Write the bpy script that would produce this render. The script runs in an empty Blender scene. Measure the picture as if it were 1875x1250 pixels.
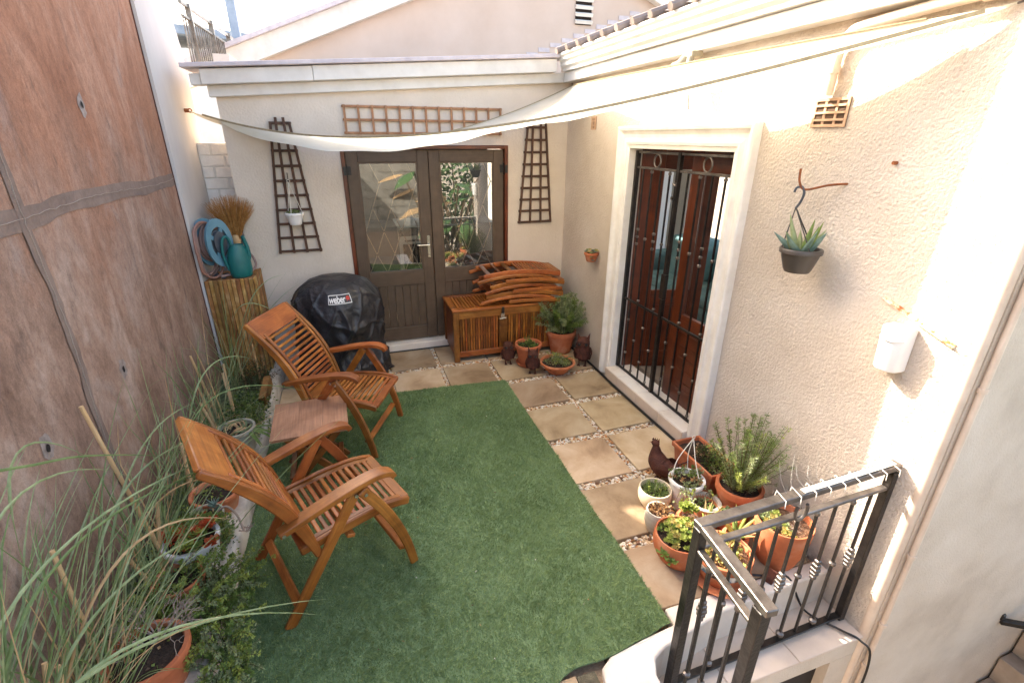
import bpy, bmesh, math, random
import numpy as np
from mathutils import Vector, Matrix
R = math.radians
random.seed(7); rng = np.random.default_rng(7)
scene = bpy.context.scene
C = scene.collection

# ------------------------------------------------------------------ camera
cam_d = bpy.data.cameras.new('camera'); cam = bpy.data.objects.new('camera', cam_d); C.objects.link(cam)
CAM = Vector((-1.7202, -3.4008, 2.1203)); YAW, PIT, ROL = .3223, .3964, .0057
fwd = Vector((math.sin(YAW)*math.cos(PIT), math.cos(YAW)*math.cos(PIT), -math.sin(PIT)))
rgt = Vector((math.cos(YAW), -math.sin(YAW), 0)); upv = rgt.cross(fwd)
r2 = math.cos(ROL)*rgt + math.sin(ROL)*upv; u2 = -math.sin(ROL)*rgt + math.cos(ROL)*upv
cam.matrix_world = Matrix(((r2.x, u2.x, -fwd.x, CAM.x), (r2.y, u2.y, -fwd.y, CAM.y), (r2.z, u2.z, -fwd.z, CAM.z), (0, 0, 0, 1)))
cam_d.sensor_width = 36; cam_d.lens = 36*890.66/1875; cam_d.clip_start = .02; cam_d.clip_end = 3000
scene.camera = cam

# ------------------------------------------------------------------ light
SUN = Vector((1, -1.27, -1.22)).normalized()          # direction the light travels
elev = math.asin(-SUN.z); az = math.atan2(-SUN.x, -SUN.y)   # compass angle of the sun, clockwise from +Y
w = bpy.data.worlds.new('World'); scene.world = w; w.use_nodes = True
nt = w.node_tree; bg = nt.nodes['Background']
sky = nt.nodes.new('ShaderNodeTexSky'); sky.sky_type = 'NISHITA'; sky.sun_disc = False
sky.sun_elevation = elev; sky.sun_rotation = az % (2*math.pi)
sky.air_density = 1.0; sky.dust_density = 4.0; sky.ozone_density = 1.0
nt.links.new(sky.outputs[0], bg.inputs[0]); bg.inputs[1].default_value = .15
sl = bpy.data.lights.new('sun', 'SUN'); sl.energy = 2.5; sl.angle = R(.55); sl.color = (1, .965, .92)
so = bpy.data.objects.new('sun', sl); C.objects.link(so); so.location = (-8, 8, 10)
so.rotation_euler = (-SUN).to_track_quat('Z', 'Y').to_euler()
vs = scene.view_settings
scene.display_settings.display_device = 'sRGB'
vs.view_transform = 'Standard'; vs.look = 'None'; vs.gamma = 1; vs.exposure = 2.62; vs.use_curve_mapping = False
try:
    vs.use_white_balance = True; vs.white_balance_temperature = 7350; vs.white_balance_tint = 10
except Exception: pass
scene.render.engine = 'CYCLES'
cy = scene.cycles
cy.use_denoising = True; cy.max_bounces = 8; cy.diffuse_bounces = 5; cy.glossy_bounces = 4; cy.transmission_bounces = 6
cy.transparent_max_bounces = 24; cy.sample_clamp_indirect = 8; cy.caustics_reflective = False; cy.caustics_refractive = False
try: cy.denoiser = 'OPENIMAGEDENOISE'
except Exception: pass

# ------------------------------------------------------------------ helpers
def s2l(c):
    c = c/255
    return c/12.92 if c <= .04045 else ((c+.055)/1.055)**2.4
def col(r, g, b): return (s2l(r), s2l(g), s2l(b), 1)

def mat(name, cols, rough=.6, scale=6, detail=6, bump=0, bscale=None, stretch=(1, 1, 1), metal=0, spec=.5, rand=0, coat=0,
        transl=0, contrast=(.3, .7), hue=0, btype='noise', bdist=.01, warp=0, grain=0):
    """procedural surface: noise between colours, a little per-object variation, fine relief"""
    m = bpy.data.materials.new(name); m.use_nodes = True
    n = m.node_tree.nodes; l = m.node_tree.links
    p = n['Principled BSDF']; out = n['Material Output']
    tc = n.new('ShaderNodeTexCoord'); mp = n.new('ShaderNodeMapping'); mp.inputs['Scale'].default_value = stretch
    if grain:
        ga = n.new('ShaderNodeAttribute'); ga.attribute_name = 'grain'; l.new(ga.outputs['Vector'], mp.inputs['Vector']); mp.inputs['Scale'].default_value = (1, 1, 1)
    else: l.new(tc.outputs['Object'], mp.inputs['Vector'])
    vec = mp.outputs[0]
    if rand:
        oi = n.new('ShaderNodeObjectInfo'); ad = n.new('ShaderNodeVectorMath'); ad.operation = 'ADD'
        ml = n.new('ShaderNodeMath'); ml.operation = 'MULTIPLY'; ml.inputs[1].default_value = 37.0
        l.new(oi.outputs['Random'], ml.inputs[0]); l.new(vec, ad.inputs[0]); l.new(ml.outputs[0], ad.inputs[1]); vec = ad.outputs[0]
    nz = n.new('ShaderNodeTexNoise'); nz.inputs['Scale'].default_value = scale; nz.inputs['Detail'].default_value = detail
    nz.inputs['Roughness'].default_value = .62; nz.inputs['Distortion'].default_value = warp
    l.new(vec, nz.inputs['Vector'])
    rp = n.new('ShaderNodeValToRGB'); e = rp.color_ramp.elements
    k = len(cols)
    e[0].position, e[1].position = contrast; e[0].color = cols[0]; e[1].color = cols[-1]
    for i in range(1, k-1):
        q = e.new(contrast[0]+(contrast[1]-contrast[0])*i/(k-1)); q.color = cols[i]
    l.new(nz.outputs['Fac'], rp.inputs[0]); c = rp.outputs[0]
    if grain:                             # fine streaks along the length of the piece
        m2 = n.new('ShaderNodeMapping'); m2.inputs['Scale'].default_value = (3.5, 95, 95); l.new(vec, m2.inputs['Vector'])
        g1 = n.new('ShaderNodeTexNoise'); g1.inputs['Scale'].default_value = 1; g1.inputs['Detail'].default_value = 7; g1.inputs['Roughness'].default_value = .7; g1.inputs['Distortion'].default_value = .35
        l.new(m2.outputs[0], g1.inputs['Vector']); gr = n.new('ShaderNodeMapRange'); gr.inputs['From Min'].default_value = .3; gr.inputs['From Max'].default_value = .72
        gr.inputs['To Min'].default_value = 1-grain; gr.inputs['To Max'].default_value = 1+grain*.35; l.new(g1.outputs['Fac'], gr.inputs['Value'])
        gx = n.new('ShaderNodeMix'); gx.data_type = 'RGBA'; gx.blend_type = 'MULTIPLY'; gx.inputs[0].default_value = 1; l.new(c, gx.inputs[6]); l.new(gr.outputs[0], gx.inputs[7]); c = gx.outputs[2]
    if rand:
        hs = n.new('ShaderNodeHueSaturation')
        mr = n.new('ShaderNodeMapRange'); mr.inputs['To Min'].default_value = 1-rand; mr.inputs['To Max'].default_value = 1+rand
        l.new(oi.outputs['Random'], mr.inputs['Value']); l.new(mr.outputs[0], hs.inputs['Value'])
        if hue:
            mh = n.new('ShaderNodeMapRange'); mh.inputs['To Min'].default_value = .5-hue; mh.inputs['To Max'].default_value = .5+hue
            wn = n.new('ShaderNodeTexWhiteNoise'); wn.noise_dimensions = '1D'; l.new(oi.outputs['Random'], wn.inputs['W'])
            l.new(wn.outputs[0], mh.inputs['Value']); l.new(mh.outputs[0], hs.inputs['Hue'])
        l.new(c, hs.inputs['Color']); c = hs.outputs[0]
    l.new(c, p.inputs['Base Color'])
    p.inputs['Roughness'].default_value = rough; p.inputs['Metallic'].default_value = metal
    p.inputs['Specular IOR Level'].default_value = spec; p.inputs['Coat Weight'].default_value = coat
    p.inputs['Coat Roughness'].default_value = .2
    if bump:
        if btype == 'voronoi':
            b = n.new('ShaderNodeTexVoronoi'); b.feature = 'SMOOTH_F1'; b.inputs['Scale'].default_value = bscale or scale*5; o = b.outputs['Distance']
        else:
            b = n.new('ShaderNodeTexNoise'); b.inputs['Scale'].default_value = bscale or scale*5; b.inputs['Detail'].default_value = 4; o = b.outputs['Fac']
        l.new(vec, b.inputs['Vector'])
        bp = n.new('ShaderNodeBump'); bp.inputs['Strength'].default_value = bump; bp.inputs['Distance'].default_value = bdist
        l.new(o, bp.inputs['Height']); l.new(bp.outputs[0], p.inputs['Normal'])
    if transl:
        t = n.new('ShaderNodeBsdfTranslucent'); l.new(c, t.inputs[0]); mx = n.new('ShaderNodeMixShader'); mx.inputs[0].default_value = transl
        l.new(p.outputs[0], mx.inputs[1]); l.new(t.outputs[0], mx.inputs[2]); l.new(mx.outputs[0], out.inputs[0])
    return m

def flat(name, c, rough=.6, metal=0, **k): 
    d = tuple(x*.82 for x in c[:3])+(1,)
    return mat(name, [d, c], rough, 14, metal=metal, **k)

def glass_mat(name, ior, tint):
    m = bpy.data.materials.new(name); m.use_nodes = True; n = m.node_tree.nodes; l = m.node_tree.links
    for x in list(n):
        if x.type == 'BSDF_PRINCIPLED': n.remove(x)
    lw = n.new('ShaderNodeLayerWeight'); lw.inputs[0].default_value = .5
    pw = n.new('ShaderNodeMath'); pw.operation = 'POWER'; pw.inputs[1].default_value = 4.0; l.new(lw.outputs['Facing'], pw.inputs[0])
    fr = n.new('ShaderNodeMapRange'); fr.inputs['To Min'].default_value = ior; fr.inputs['To Max'].default_value = .95; l.new(pw.outputs[0], fr.inputs['Value'])
    t = n.new('ShaderNodeBsdfTransparent'); t.inputs[0].default_value = tint
    g = n.new('ShaderNodeBsdfGlossy'); g.inputs['Roughness'].default_value = .004
    mx = n.new('ShaderNodeMixShader'); l.new(fr.outputs[0], mx.inputs[0]); l.new(t.outputs[0], mx.inputs[1]); l.new(g.outputs[0], mx.inputs[2])
    l.new(mx.outputs[0], n['Material Output'].inputs[0]); return m

M = {}
class MB:
    def __init__(s): s.V = []; s.F = []; s.MI = []; s.n = 0; s.G = []; s.hasg = False
    def add(s, v, f, mi=0, g=None):
        v = np.asarray(v, float); s.V.append(v); s.G.append(v if g is None else np.asarray(g, float)); s.hasg |= g is not None
        for q in f: s.F.append(tuple(int(i)+s.n for i in q)); s.MI.append(mi)
        s.n += len(v); return s
    def addarr(s, v, f, mi=0):           # f: int array (n,k)
        v = np.asarray(v, float).reshape(-1, 3); s.V.append(v); s.G.append(v)
        s.F.extend(map(tuple, (np.asarray(f)+s.n).tolist())); s.MI.extend([mi]*len(f)); s.n += len(v); return s
    def frame(s, c, a, b, d, mi=0):      # box from centre and three half-vectors
        c, a, b, d = (np.asarray(x, float) for x in (c, a, b, d))
        v = [c+i*a+j*b+k*d for i in (-1, 1) for j in (-1, 1) for k in (-1, 1)]
        f = [(0, 1, 3, 2), (4, 6, 7, 5), (0, 4, 5, 1), (2, 3, 7, 6), (0, 2, 6, 4), (1, 5, 7, 3)]
        if np.dot(np.cross(a, b), d) < 0: f = [q[::-1] for q in f]
        o = sorted((a, b, d), key=lambda q: -np.linalg.norm(q)); ln = [np.linalg.norm(q)+1e-9 for q in o]; off = np.array((c.sum()*3.7, c[0]*5, c[1]*5+c[2]*5))
        g = [np.array([np.dot(p-c, q)/l_ for q, l_ in zip(o, ln)])+off for p in v]
        return s.add(v, f, mi, g)
    def box(s, x0, x1, y0, y1, z0, z1, mi=0):
        return s.frame(((x0+x1)/2, (y0+y1)/2, (z0+z1)/2), ((x1-x0)/2, 0, 0), (0, (y1-y0)/2, 0), (0, 0, (z1-z0)/2), mi)
    def bar(s, p, q, wd, ht, up=(0, 0, 1), mi=0):   # beam p->q, wd sideways, ht along up
        p, q, up = (np.asarray(x, float) for x in (p, q, up)); d = q-p
        sd = np.cross(d, up); sd /= np.linalg.norm(sd); u = np.cross(sd, d); u /= np.linalg.norm(u)
        return s.frame((p+q)/2, d/2, sd*wd/2, u*ht/2, mi)
    def sweep(s, pts, wd, ht, up=(0, 0, 1), mi=0):  # rectangular section along a polyline
        P = [np.asarray(p, float) for p in pts]; n = len(P); up = np.asarray(up, float); v = []; g = []; run = float(P[0].sum()*3.7)
        for i in range(n):
            d = P[min(i+1, n-1)]-P[max(i-1, 0)]; sd = np.cross(d, up); sd /= np.linalg.norm(sd); u = np.cross(sd, d); u /= np.linalg.norm(u)
            w_ = wd[i] if hasattr(wd, '__len__') else wd; h_ = ht[i] if hasattr(ht, '__len__') else ht
            v += [P[i]+sd*w_/2+u*h_/2, P[i]-sd*w_/2+u*h_/2, P[i]-sd*w_/2-u*h_/2, P[i]+sd*w_/2-u*h_/2]
            run += float(np.linalg.norm(P[i]-P[max(i-1, 0)])); g += [(run, w_/2, h_/2), (run, -w_/2, h_/2), (run, -w_/2, -h_/2), (run, w_/2, -h_/2)]
        f = [(3, 2, 1, 0)]
        for i in range(n-1):
            for k in range(4): a = i*4+k; b = i*4+(k+1) % 4; f.append((a, b, b+4, a+4))
        f.append(tuple((n-1)*4+k for k in range(4)))
        return s.add(v, f, mi, g)
    def tube(s, pts, r, k=8, mi=0, cap=True):
        P = [np.asarray(p, float) for p in pts]; n = len(P); v = []; ref = np.array((.31, .17, .93)); prev = None
        for i in range(n):
            d = P[min(i+1, n-1)]-P[max(i-1, 0)]; d = d/(np.linalg.norm(d)+1e-9)
            if prev is None:
                a = np.cross(d, ref if abs(d@ref) < .95 else np.array((1, 0, 0)))
            else: a = prev-d*(prev@d)
            a /= np.linalg.norm(a)+1e-9; prev = a; b = np.cross(d, a); rr = r[i] if hasattr(r, '__len__') else r
            for j in range(k):
                t = 2*math.pi*j/k; v.append(P[i]+rr*(math.cos(t)*a+math.sin(t)*b))
        f = [(i*k+j, i*k+(j+1) % k, (i+1)*k+(j+1) % k, (i+1)*k+j) for i in range(n-1) for j in range(k)]
        if cap: f += [tuple(range(k))[::-1], tuple((n-1)*k+j for j in range(k))]
        return s.add(v, f, mi)
    def lathe(s, prof, k=24, c=(0, 0, 0), mi=0, wob=0, sx=1, sy=1, cap=True):
        v = []; n = len(prof)
        for i, (r, z) in enumerate(prof):
            for j in range(k):
                t = 2*math.pi*j/k; q = r*(1+wob*math.sin(3*t+z*9)); v.append((c[0]+q*sx*math.cos(t), c[1]+q*sy*math.sin(t), c[2]+z))
        f = [(i*k+j, i*k+(j+1) % k, (i+1)*k+(j+1) % k, (i+1)*k+j) for i in range(n-1) for j in range(k)]
        if cap and prof[0][0] > 1e-6: f.append(tuple(range(k))[::-1])
        if cap and prof[-1][0] > 1e-6: f.append(tuple((n-1)*k+j for j in range(k)))
        return s.add(v, f, mi)
    def ball(s, c, r, sc=(1, 1, 1), k=10, m=7, mi=0):
        v = []; f = []
        for i in range(m+1):
            a = math.pi*i/m
            for j in range(k):
                t = 2*math.pi*j/k; v.append((c[0]+r*sc[0]*math.sin(a)*math.cos(t), c[1]+r*sc[1]*math.sin(a)*math.sin(t), c[2]-r*sc[2]*math.cos(a)))
        f = [(i*k+j, i*k+(j+1) % k, (i+1)*k+(j+1) % k, (i+1)*k+j) for i in range(m) for j in range(k)]
        return s.add(v, f, mi)
    def prism(s, poly, fn, mi=0):        # polygon (2-D list) between two sheets given by fn(u, v, side)
        n = len(poly); v = [fn(a, b, 0) for a, b in poly]+[fn(a, b, 1) for a, b in poly]
        f = [tuple(range(n))[::-1], tuple(range(n, 2*n))]+[(i, (i+1) % n, n+(i+1) % n, n+i) for i in range(n)]
        return s.add(v, f, mi)
    def grid(s, fn, nu, nv, mi=0, closed=False):
        v = [fn(i/nu, j/nv) for j in range(nv+1) for i in range(nu+1)]; k = nu+1
        f = [(j*k+i, j*k+i+1, (j+1)*k+i+1, (j+1)*k+i) for j in range(nv) for i in range(nu)]
        return s.add(v, f, mi)
    def leaves(s, P, D, L, W, mi=0, fold=.25, droop=0.0):   # diamond leaves: base points, directions, lengths, widths
        P = np.asarray(P, float).reshape(-1, 3); n = len(P); D = np.asarray(D, float).reshape(-1, 3); D = D/(np.linalg.norm(D, axis=1, keepdims=True)+1e-9)
        L = np.broadcast_to(np.asarray(L, float), (n,))[:, None]; W = np.broadcast_to(np.asarray(W, float), (n,))[:, None]
        rv = rng.normal(size=(n, 3)); rv[:, 2] *= .35; S = np.cross(D, rv); S /= np.linalg.norm(S, axis=1, keepdims=True)+1e-9; N = np.cross(S, D)
        tip = P+D*L; tip[:, 2] -= droop*L[:, 0]; mid = P+D*L*.5
        v = np.stack([P, mid+S*W/2+N*W*fold, tip, mid-S*W/2+N*W*fold], 1).reshape(-1, 3); b = np.arange(n)[:, None]*4
        f = np.concatenate([b+np.array([[0, 1, 2]]), b+np.array([[0, 2, 3]])])
        mis = mi
        s.V.append(v); s.G.append(v); base = s.n; s.F.extend(map(tuple, (f+base).tolist()))
        if hasattr(mi, '__len__'):
            mm = np.asarray(mi).tolist(); s.MI.extend(mm+mm)
        else: s.MI.extend([mi]*len(f))
        s.n += len(v); return s
    def blade(s, pts, wd, side, mi=0):   # ribbon along points
        P = np.asarray(pts, float); n = len(P); side = np.asarray(side, float)
        wd = np.asarray(wd, float)
        v = []
        for i in range(n):
            d = P[min(i+1, n-1)]-P[max(i-1, 0)]; sd = side-d*(side@d)/(d@d+1e-12); sd /= np.linalg.norm(sd)+1e-9
            nn = np.cross(sd, d); nn /= np.linalg.norm(nn)+1e-9
            v += [P[i]-sd*wd[i]/2+nn*wd[i]*.18, P[i], P[i]+sd*wd[i]/2+nn*wd[i]*.18]
        f = []
        for i in range(n-1): a = i*3; f += [(a, a+1, a+4, a+3), (a+1, a+2, a+5, a+4)]
        return s.add(v, f, mi)
    def xform(s, fn): s.V = [np.array([fn(p) for p in v]) for v in s.V]; return s
    def build(s, name, m, parent=None, smooth=False, bevel=0, seg=1, angle=40, kind=None):
        me = bpy.data.meshes.new(name)
        v = np.concatenate(s.V) if s.V else np.zeros((0, 3))
        me.from_pydata(v.tolist(), [], s.F)
        ms = m if isinstance(m, (list, tuple)) else [m]
        for x in ms: me.materials.append(M[x] if isinstance(x, str) else x)
        if len(ms) > 1: me.polygons.foreach_set('material_index', s.MI)
        if s.hasg:
            at = me.attributes.new('grain', 'FLOAT_VECTOR', 'POINT'); at.data.foreach_set('vector', np.concatenate(s.G).astype(np.float32).ravel())
        if smooth:
            me.shade_smooth(); me.set_sharp_from_angle(angle=R(angle))
        me.update()
        o = bpy.data.objects.new(name, me); C.objects.link(o)
        if parent is not None: o.parent = parent
        if bevel:
            b = o.modifiers.new('bevel', 'BEVEL'); b.width = bevel; b.segments = seg; b.limit_method = 'ANGLE'; b.angle_limit = R(35)
        if kind: o['kind'] = kind
        return o

def tag(o, label, cat, group=None, kind=None):
    o['label'] = label; o['category'] = cat
    if group: o['group'] = group
    if kind: o['kind'] = kind
    return o
def thing(name, label, cat, loc=(0, 0, 0), rz=0, group=None):
    o = bpy.data.objects.new(name, None); o.empty_display_size = .1; C.objects.link(o)
    o.location = loc; o.rotation_euler = (0, 0, rz)
    return tag(o, label, cat, group)
def struct(o): o['kind'] = 'structure'; return o
def hermite(pts, n=12):                   # smooth curve through points (Catmull-Rom)
    P = [np.asarray(p, float) for p in pts]; out = []
    for i in range(len(P)-1):
        p0 = P[max(i-1, 0)]; p1 = P[i]; p2 = P[i+1]; p3 = P[min(i+2, len(P)-1)]
        for k in range(n):
            t = k/n; out.append(.5*((2*p1)+(-p0+p2)*t+(2*p0-5*p1+4*p2-p3)*t*t+(-p0+3*p1-3*p2+p3)*t**3))
    out.append(P[-1]); return out
def rnd(a, b): return random.uniform(a, b)

# ------------------------------------------------------------------ materials
M['plaster'] = mat('plaster', [col(209, 195, 179), col(222, 210, 196)], .9, 2.2, bump=.5, bscale=55, bdist=.008)
M['roughcast'] = mat('roughcast', [col(196, 180, 163), col(209, 195, 180), col(222, 210, 197)], .92, 1.3, bump=.8, bscale=78, bdist=.014, detail=10)
M['smoothwall'] = mat('smoothwall', [col(184, 169, 153), col(204, 190, 174), col(214, 202, 188)], .9, 2.2, detail=10, bump=.6, bscale=95, bdist=.008)
M['whitewall'] = mat('whitewall', [col(190, 184, 180), col(208, 203, 199)], .9, 1.5, bump=.25, bscale=18, bdist=.01, stretch=(1, 1, .35))
M['gablewall'] = mat('gablewall', [col(188, 168, 154), col(202, 184, 172)], .9, 1.2, bump=.1)
M['trimwhite'] = mat('trimwhite', [col(202, 197, 190), col(222, 219, 214)], .55, 5, detail=9, bump=.06, bscale=9)
M['frameplaster'] = mat('frameplaster', [col(226, 220, 212), col(244, 240, 234)], .6, 7, bump=.1, bscale=30)
M['roofgrey'] = mat('roofgrey', [col(176, 166, 172), col(205, 196, 198)], .6, 8)
M['tilegrey'] = mat('tilegrey', [col(104, 90, 84), col(148, 134, 126)], .7, 9, rand=.15)
M['whitebrick'] = mat('whitebrick', [col(214, 206, 198), col(234, 228, 222)], .85, 6, bump=.5, bscale=30, rand=.05)
M['mortar'] = mat('mortar', [col(208, 201, 194), col(224, 218, 211)], .9, 12)
M['filler'] = mat('filler', [col(120, 100, 90), col(142, 122, 110)], .85, 9, bump=.35, bscale=60)
M['crack'] = flat('crack', col(172, 156, 144), .9)
M['hole'] = flat('hole', col(38, 28, 24), .95)  # near-black stands in for the shade inside cavities
M['holering'] = mat('holering', [col(128, 112, 104), col(170, 156, 148)], .9, 22, bump=.3)
M['paver'] = mat('paver', [col(128, 102, 74), col(176, 150, 118), col(198, 178, 150)], .7, 2.6, rand=.24, hue=.008, bump=.22, bscale=70, bdist=.004, contrast=(.28, .72), detail=9, warp=.4)
M['gravelbed'] = mat('gravelbed', [col(128, 104, 80), col(176, 150, 122)], .95, 60, bump=.8, bscale=90)
M['peb_w'] = flat('peb_w', col(226, 216, 200), .55); M['peb_o'] = flat('peb_o', col(192, 132, 78), .55)
M['peb_t'] = flat('peb_t', col(206, 178, 142), .55); M['peb_b'] = flat('peb_b', col(122, 84, 58), .55)
M['turf'] = mat('turf', [col(112, 134, 84), col(142, 163, 108), col(168, 187, 136)], .6, 2.0, detail=14, contrast=(.3, .7), spec=.3, transl=.25)
M['turfback'] = mat('turfback', [col(88, 110, 72), col(112, 134, 94)], .9, 40)
M['wood'] = mat('wood', [col(124, 66, 26), col(162, 92, 38), col(190, 120, 58)], .44, 3.2, stretch=(1, 1, 1), rand=.24, hue=.01, coat=.06, bump=.12, bscale=24, warp=1.4, detail=8, grain=0.42)
M['wood_dark'] = mat('wood_dark', [col(92, 48, 22), col(128, 72, 32), col(154, 94, 46)], .42, 5, rand=.2, hue=.01, coat=.1, bump=.12, bscale=26, warp=1.2, grain=0.45)
M['tabletop'] = mat('tabletop', [col(144, 98, 70), col(170, 122, 92), col(184, 136, 106)], .5, 3, stretch=(.35, 3.5, 1), rand=.03, bump=.12, bscale=20, warp=.8, grain=0.4)
M['oldwood'] = mat('oldwood', [col(128, 82, 44), col(172, 122, 68), col(206, 166, 114)], .75, 5, stretch=(3, 3, .5), rand=.32, hue=.015, bump=.4, bscale=30, warp=1, grain=0.4)
M['trellisdark'] = mat('trellisdark', [col(70, 48, 38), col(104, 72, 54)], .75, 14, rand=.15, bump=.3, grain=0.4)
M['trellistan'] = mat('trellistan', [col(152, 104, 72), col(188, 138, 100)], .7, 14, rand=.12, bump=.2, grain=0.4)
M['doorbrown'] = mat('doorbrown', [col(84, 67, 54), col(104, 85, 69)], .45, 8, bump=.08, stretch=(1, 1, .3), grain=0.25)
M['redwood'] = mat('redwood', [col(82, 38, 22), col(124, 58, 30)], .3, 4, stretch=(3, 3, .4), coat=.25, warp=.8, rand=.1, grain=0.4)
M['strip'] = mat('strip', [col(164, 134, 112), col(214, 186, 162)], .4, 20)
M['black'] = mat('black', [col(22, 20, 20), col(36, 33, 32)], .42, 30, bump=.1, spec=.5)
M['blackmetal'] = mat('blackmetal', [col(30, 27, 26), col(52, 47, 44)], .32, 18, bump=.2, bscale=60, metal=.35)
M['wornmetal'] = mat('wornmetal', [col(78, 72, 68), col(140, 132, 126)], .34, 10, bump=.2, metal=.75)
M['rust'] = mat('rust', [col(64, 36, 30), col(104, 58, 44)], .75, 18, bump=.4, metal=.3)
M['rustbright'] = mat('rustbright', [col(104, 56, 32), col(168, 98, 54)], .8, 30, bump=.4)
M['terracotta'] = mat('terracotta', [col(160, 84, 52), col(190, 108, 70), col(206, 146, 116)], .8, 7, detail=10, contrast=(.28, .78), rand=.12, bump=.12, bscale=40)
M['terraold'] = mat('terraold', [col(150, 84, 56), col(196, 116, 76), col(206, 150, 116)], .82, 9, rand=.1, bump=.2, bscale=40)
M['cream'] = mat('cream', [col(196, 178, 150), col(226, 210, 184)], .45, 5, bump=.06)
M['greypot'] = mat('greypot', [col(168, 160, 148), col(204, 196, 182)], .5, 6, stretch=(1, 1, 4), bump=.1)
M['whiteplastic'] = mat('whiteplastic', [col(226, 224, 222), col(240, 239, 237)], .4, 4)
M['darkplastic'] = mat('darkplastic', [col(62, 56, 52), col(82, 75, 70)], .4, 5)
M['stonepot'] = mat('stonepot', [col(150, 142, 120), col(196, 190, 172)], .9, 9, bump=.4, bscale=40)
M['soil'] = mat('soil', [col(36, 26, 20), col(70, 52, 40)], .95, 40, bump=1, bscale=70, bdist=.02)
M['drysoil'] = mat('drysoil', [col(84, 60, 44), col(132, 100, 76)], .95, 40, bump=1, bscale=70, bdist=.02)
M['moss'] = mat('moss', [col(76, 82, 56), col(104, 120, 82), col(132, 146, 108)], .95, 26, bump=1, bscale=140, bdist=.02, detail=10)
M['kerb'] = mat('kerb', [col(172, 156, 138), col(206, 194, 178), col(220, 212, 200)], .85, 5, bump=.4, bscale=40)
M['coping'] = mat('coping', [col(206, 190, 174), col(228, 216, 204), col(236, 228, 218)], .8, 3, bump=.15, bscale=40)
M['ledge'] = mat('ledge', [col(196, 176, 158), col(222, 204, 188)], .7, 3, bump=.1)
M['debris'] = mat('debris', [col(60, 58, 44), col(120, 110, 88)], .95, 26, bump=.8)
def leafm(name, a, b, tr=.32, **k): return mat(name, [a, b], .5, 20, transl=tr, spec=.35, **k)
M['lf_green'] = leafm('lf_green', col(94, 118, 54), col(144, 164, 90)); M['lf_dark'] = leafm('lf_dark', col(60, 80, 46), col(94, 114, 70))
M['lf_grey'] = leafm('lf_grey', col(126, 140, 96), col(170, 180, 134)); M['lf_lime'] = leafm('lf_lime', col(140, 156, 70), col(190, 198, 112))
M['lf_yellow'] = leafm('lf_yellow', col(176, 156, 84), col(214, 196, 130)); M['lf_tan'] = leafm('lf_tan', col(172, 128, 84), col(208, 168, 122))
M['lf_red'] = leafm('lf_red', col(176, 74, 44), col(214, 112, 72)); M['lf_blue'] = leafm('lf_blue', col(104, 132, 122), col(146, 168, 154))
M['lf_reed'] = leafm('lf_reed', col(128, 146, 98), col(176, 188, 142)); M['lf_reed2'] = leafm('lf_reed2', col(104, 126, 74), col(142, 162, 106))
M['lf_dry'] = leafm('lf_dry', col(190, 152, 108), col(216, 184, 142)); M['lf_brown'] = leafm('lf_brown', col(84, 62, 46), col(116, 90, 66))
M['cane'] = mat('cane', [col(190, 150, 104), col(220, 184, 140)], .6, 9, stretch=(1, 1, .3))
M['twig'] = mat('twig', [col(140, 120, 108), col(184, 166, 152)], .8, 20); M['stem'] = mat('stem', [col(74, 58, 40), col(104, 84, 58)], .8, 20)
M['sail'] = mat('sail', [col(226, 221, 202), col(238, 234, 220)], .8, 2.5, transl=.58, bump=.15, bscale=7, bdist=.03, stretch=(1, 1, 4))
M['webbing'] = mat('webbing', [col(142, 130, 102), col(172, 160, 130)], .8, 40)
M['teal'] = mat('teal', [col(0, 92, 92), col(10, 112, 110)], .42, 5, bump=.05)
M['reelblue'] = mat('reelblue', [col(84, 128, 146), col(108, 150, 166)], .45, 6); M['reelgrey'] = mat('reelgrey', [col(58, 64, 72), col(84, 90, 98)], .5, 6)
M['hose'] = mat('hose', [col(126, 100, 96), col(150, 122, 114)], .5, 7); M['hosestripe'] = flat('hosestripe', col(156, 114, 100), .5)
M['straw'] = mat('straw', [col(146, 96, 44), col(196, 142, 78)], .8, 30); M['cover'] = mat('cover', [col(26, 25, 28), col(44, 42, 47)], .46, 6, bump=.9, bscale=7, bdist=.045, spec=.6, warp=1.5)
M['print_w'] = flat('print_w', col(236, 234, 230), .6); M['print_r'] = flat('print_r', col(206, 62, 44), .6)
M['string'] = flat('string', col(232, 226, 214), .7); M['sensor'] = mat('sensor', [col(232, 231, 229), col(244, 243, 241)], .3, 3)
M['steel'] = mat('steel', [col(160, 158, 154), col(196, 194, 190)], .25, 10, metal=.9)
M['pipepaint'] = mat('pipepaint', [col(206, 184, 164), col(224, 206, 188)], .6, 8); M['galv'] = mat('galv', [col(104, 122, 140), col(134, 150, 166)], .5, 6)
M['glass'] = glass_mat('glass', .17, (.86, .9, .9, 1)); M['glass2'] = glass_mat('glass2', .03, (.95, .96, .96, 1))
M['sofa'] = mat('sofa', [col(104, 150, 156), col(136, 180, 184)], .85, 6, bump=.3, bscale=60)
M['roomwall'] = mat('roomwall', [col(206, 206, 204), col(222, 222, 220)], .9, 3); M['roomfloor'] = mat('roomfloor', [col(120, 104, 90), col(150, 134, 118)], .5, 4)
M['cabinet'] = mat('cabinet', [col(206, 202, 190), col(222, 218, 206)], .5, 4); M['ovendark'] = flat('ovendark', col(30, 30, 32), .2)
M['mat'] = mat('mat', [col(96, 78, 60), col(160, 136, 108)], .95, 60, bump=.8)
M['tiles'] = mat('tiles', [col(134, 118, 104), col(172, 154, 138)], .7, 6, rand=.1, bump=.15)
M['blue'] = flat('blue', col(92, 140, 170), .6)
M['strel'] = leafm('strel', col(54, 84, 48), col(100, 130, 80), .15)
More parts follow.
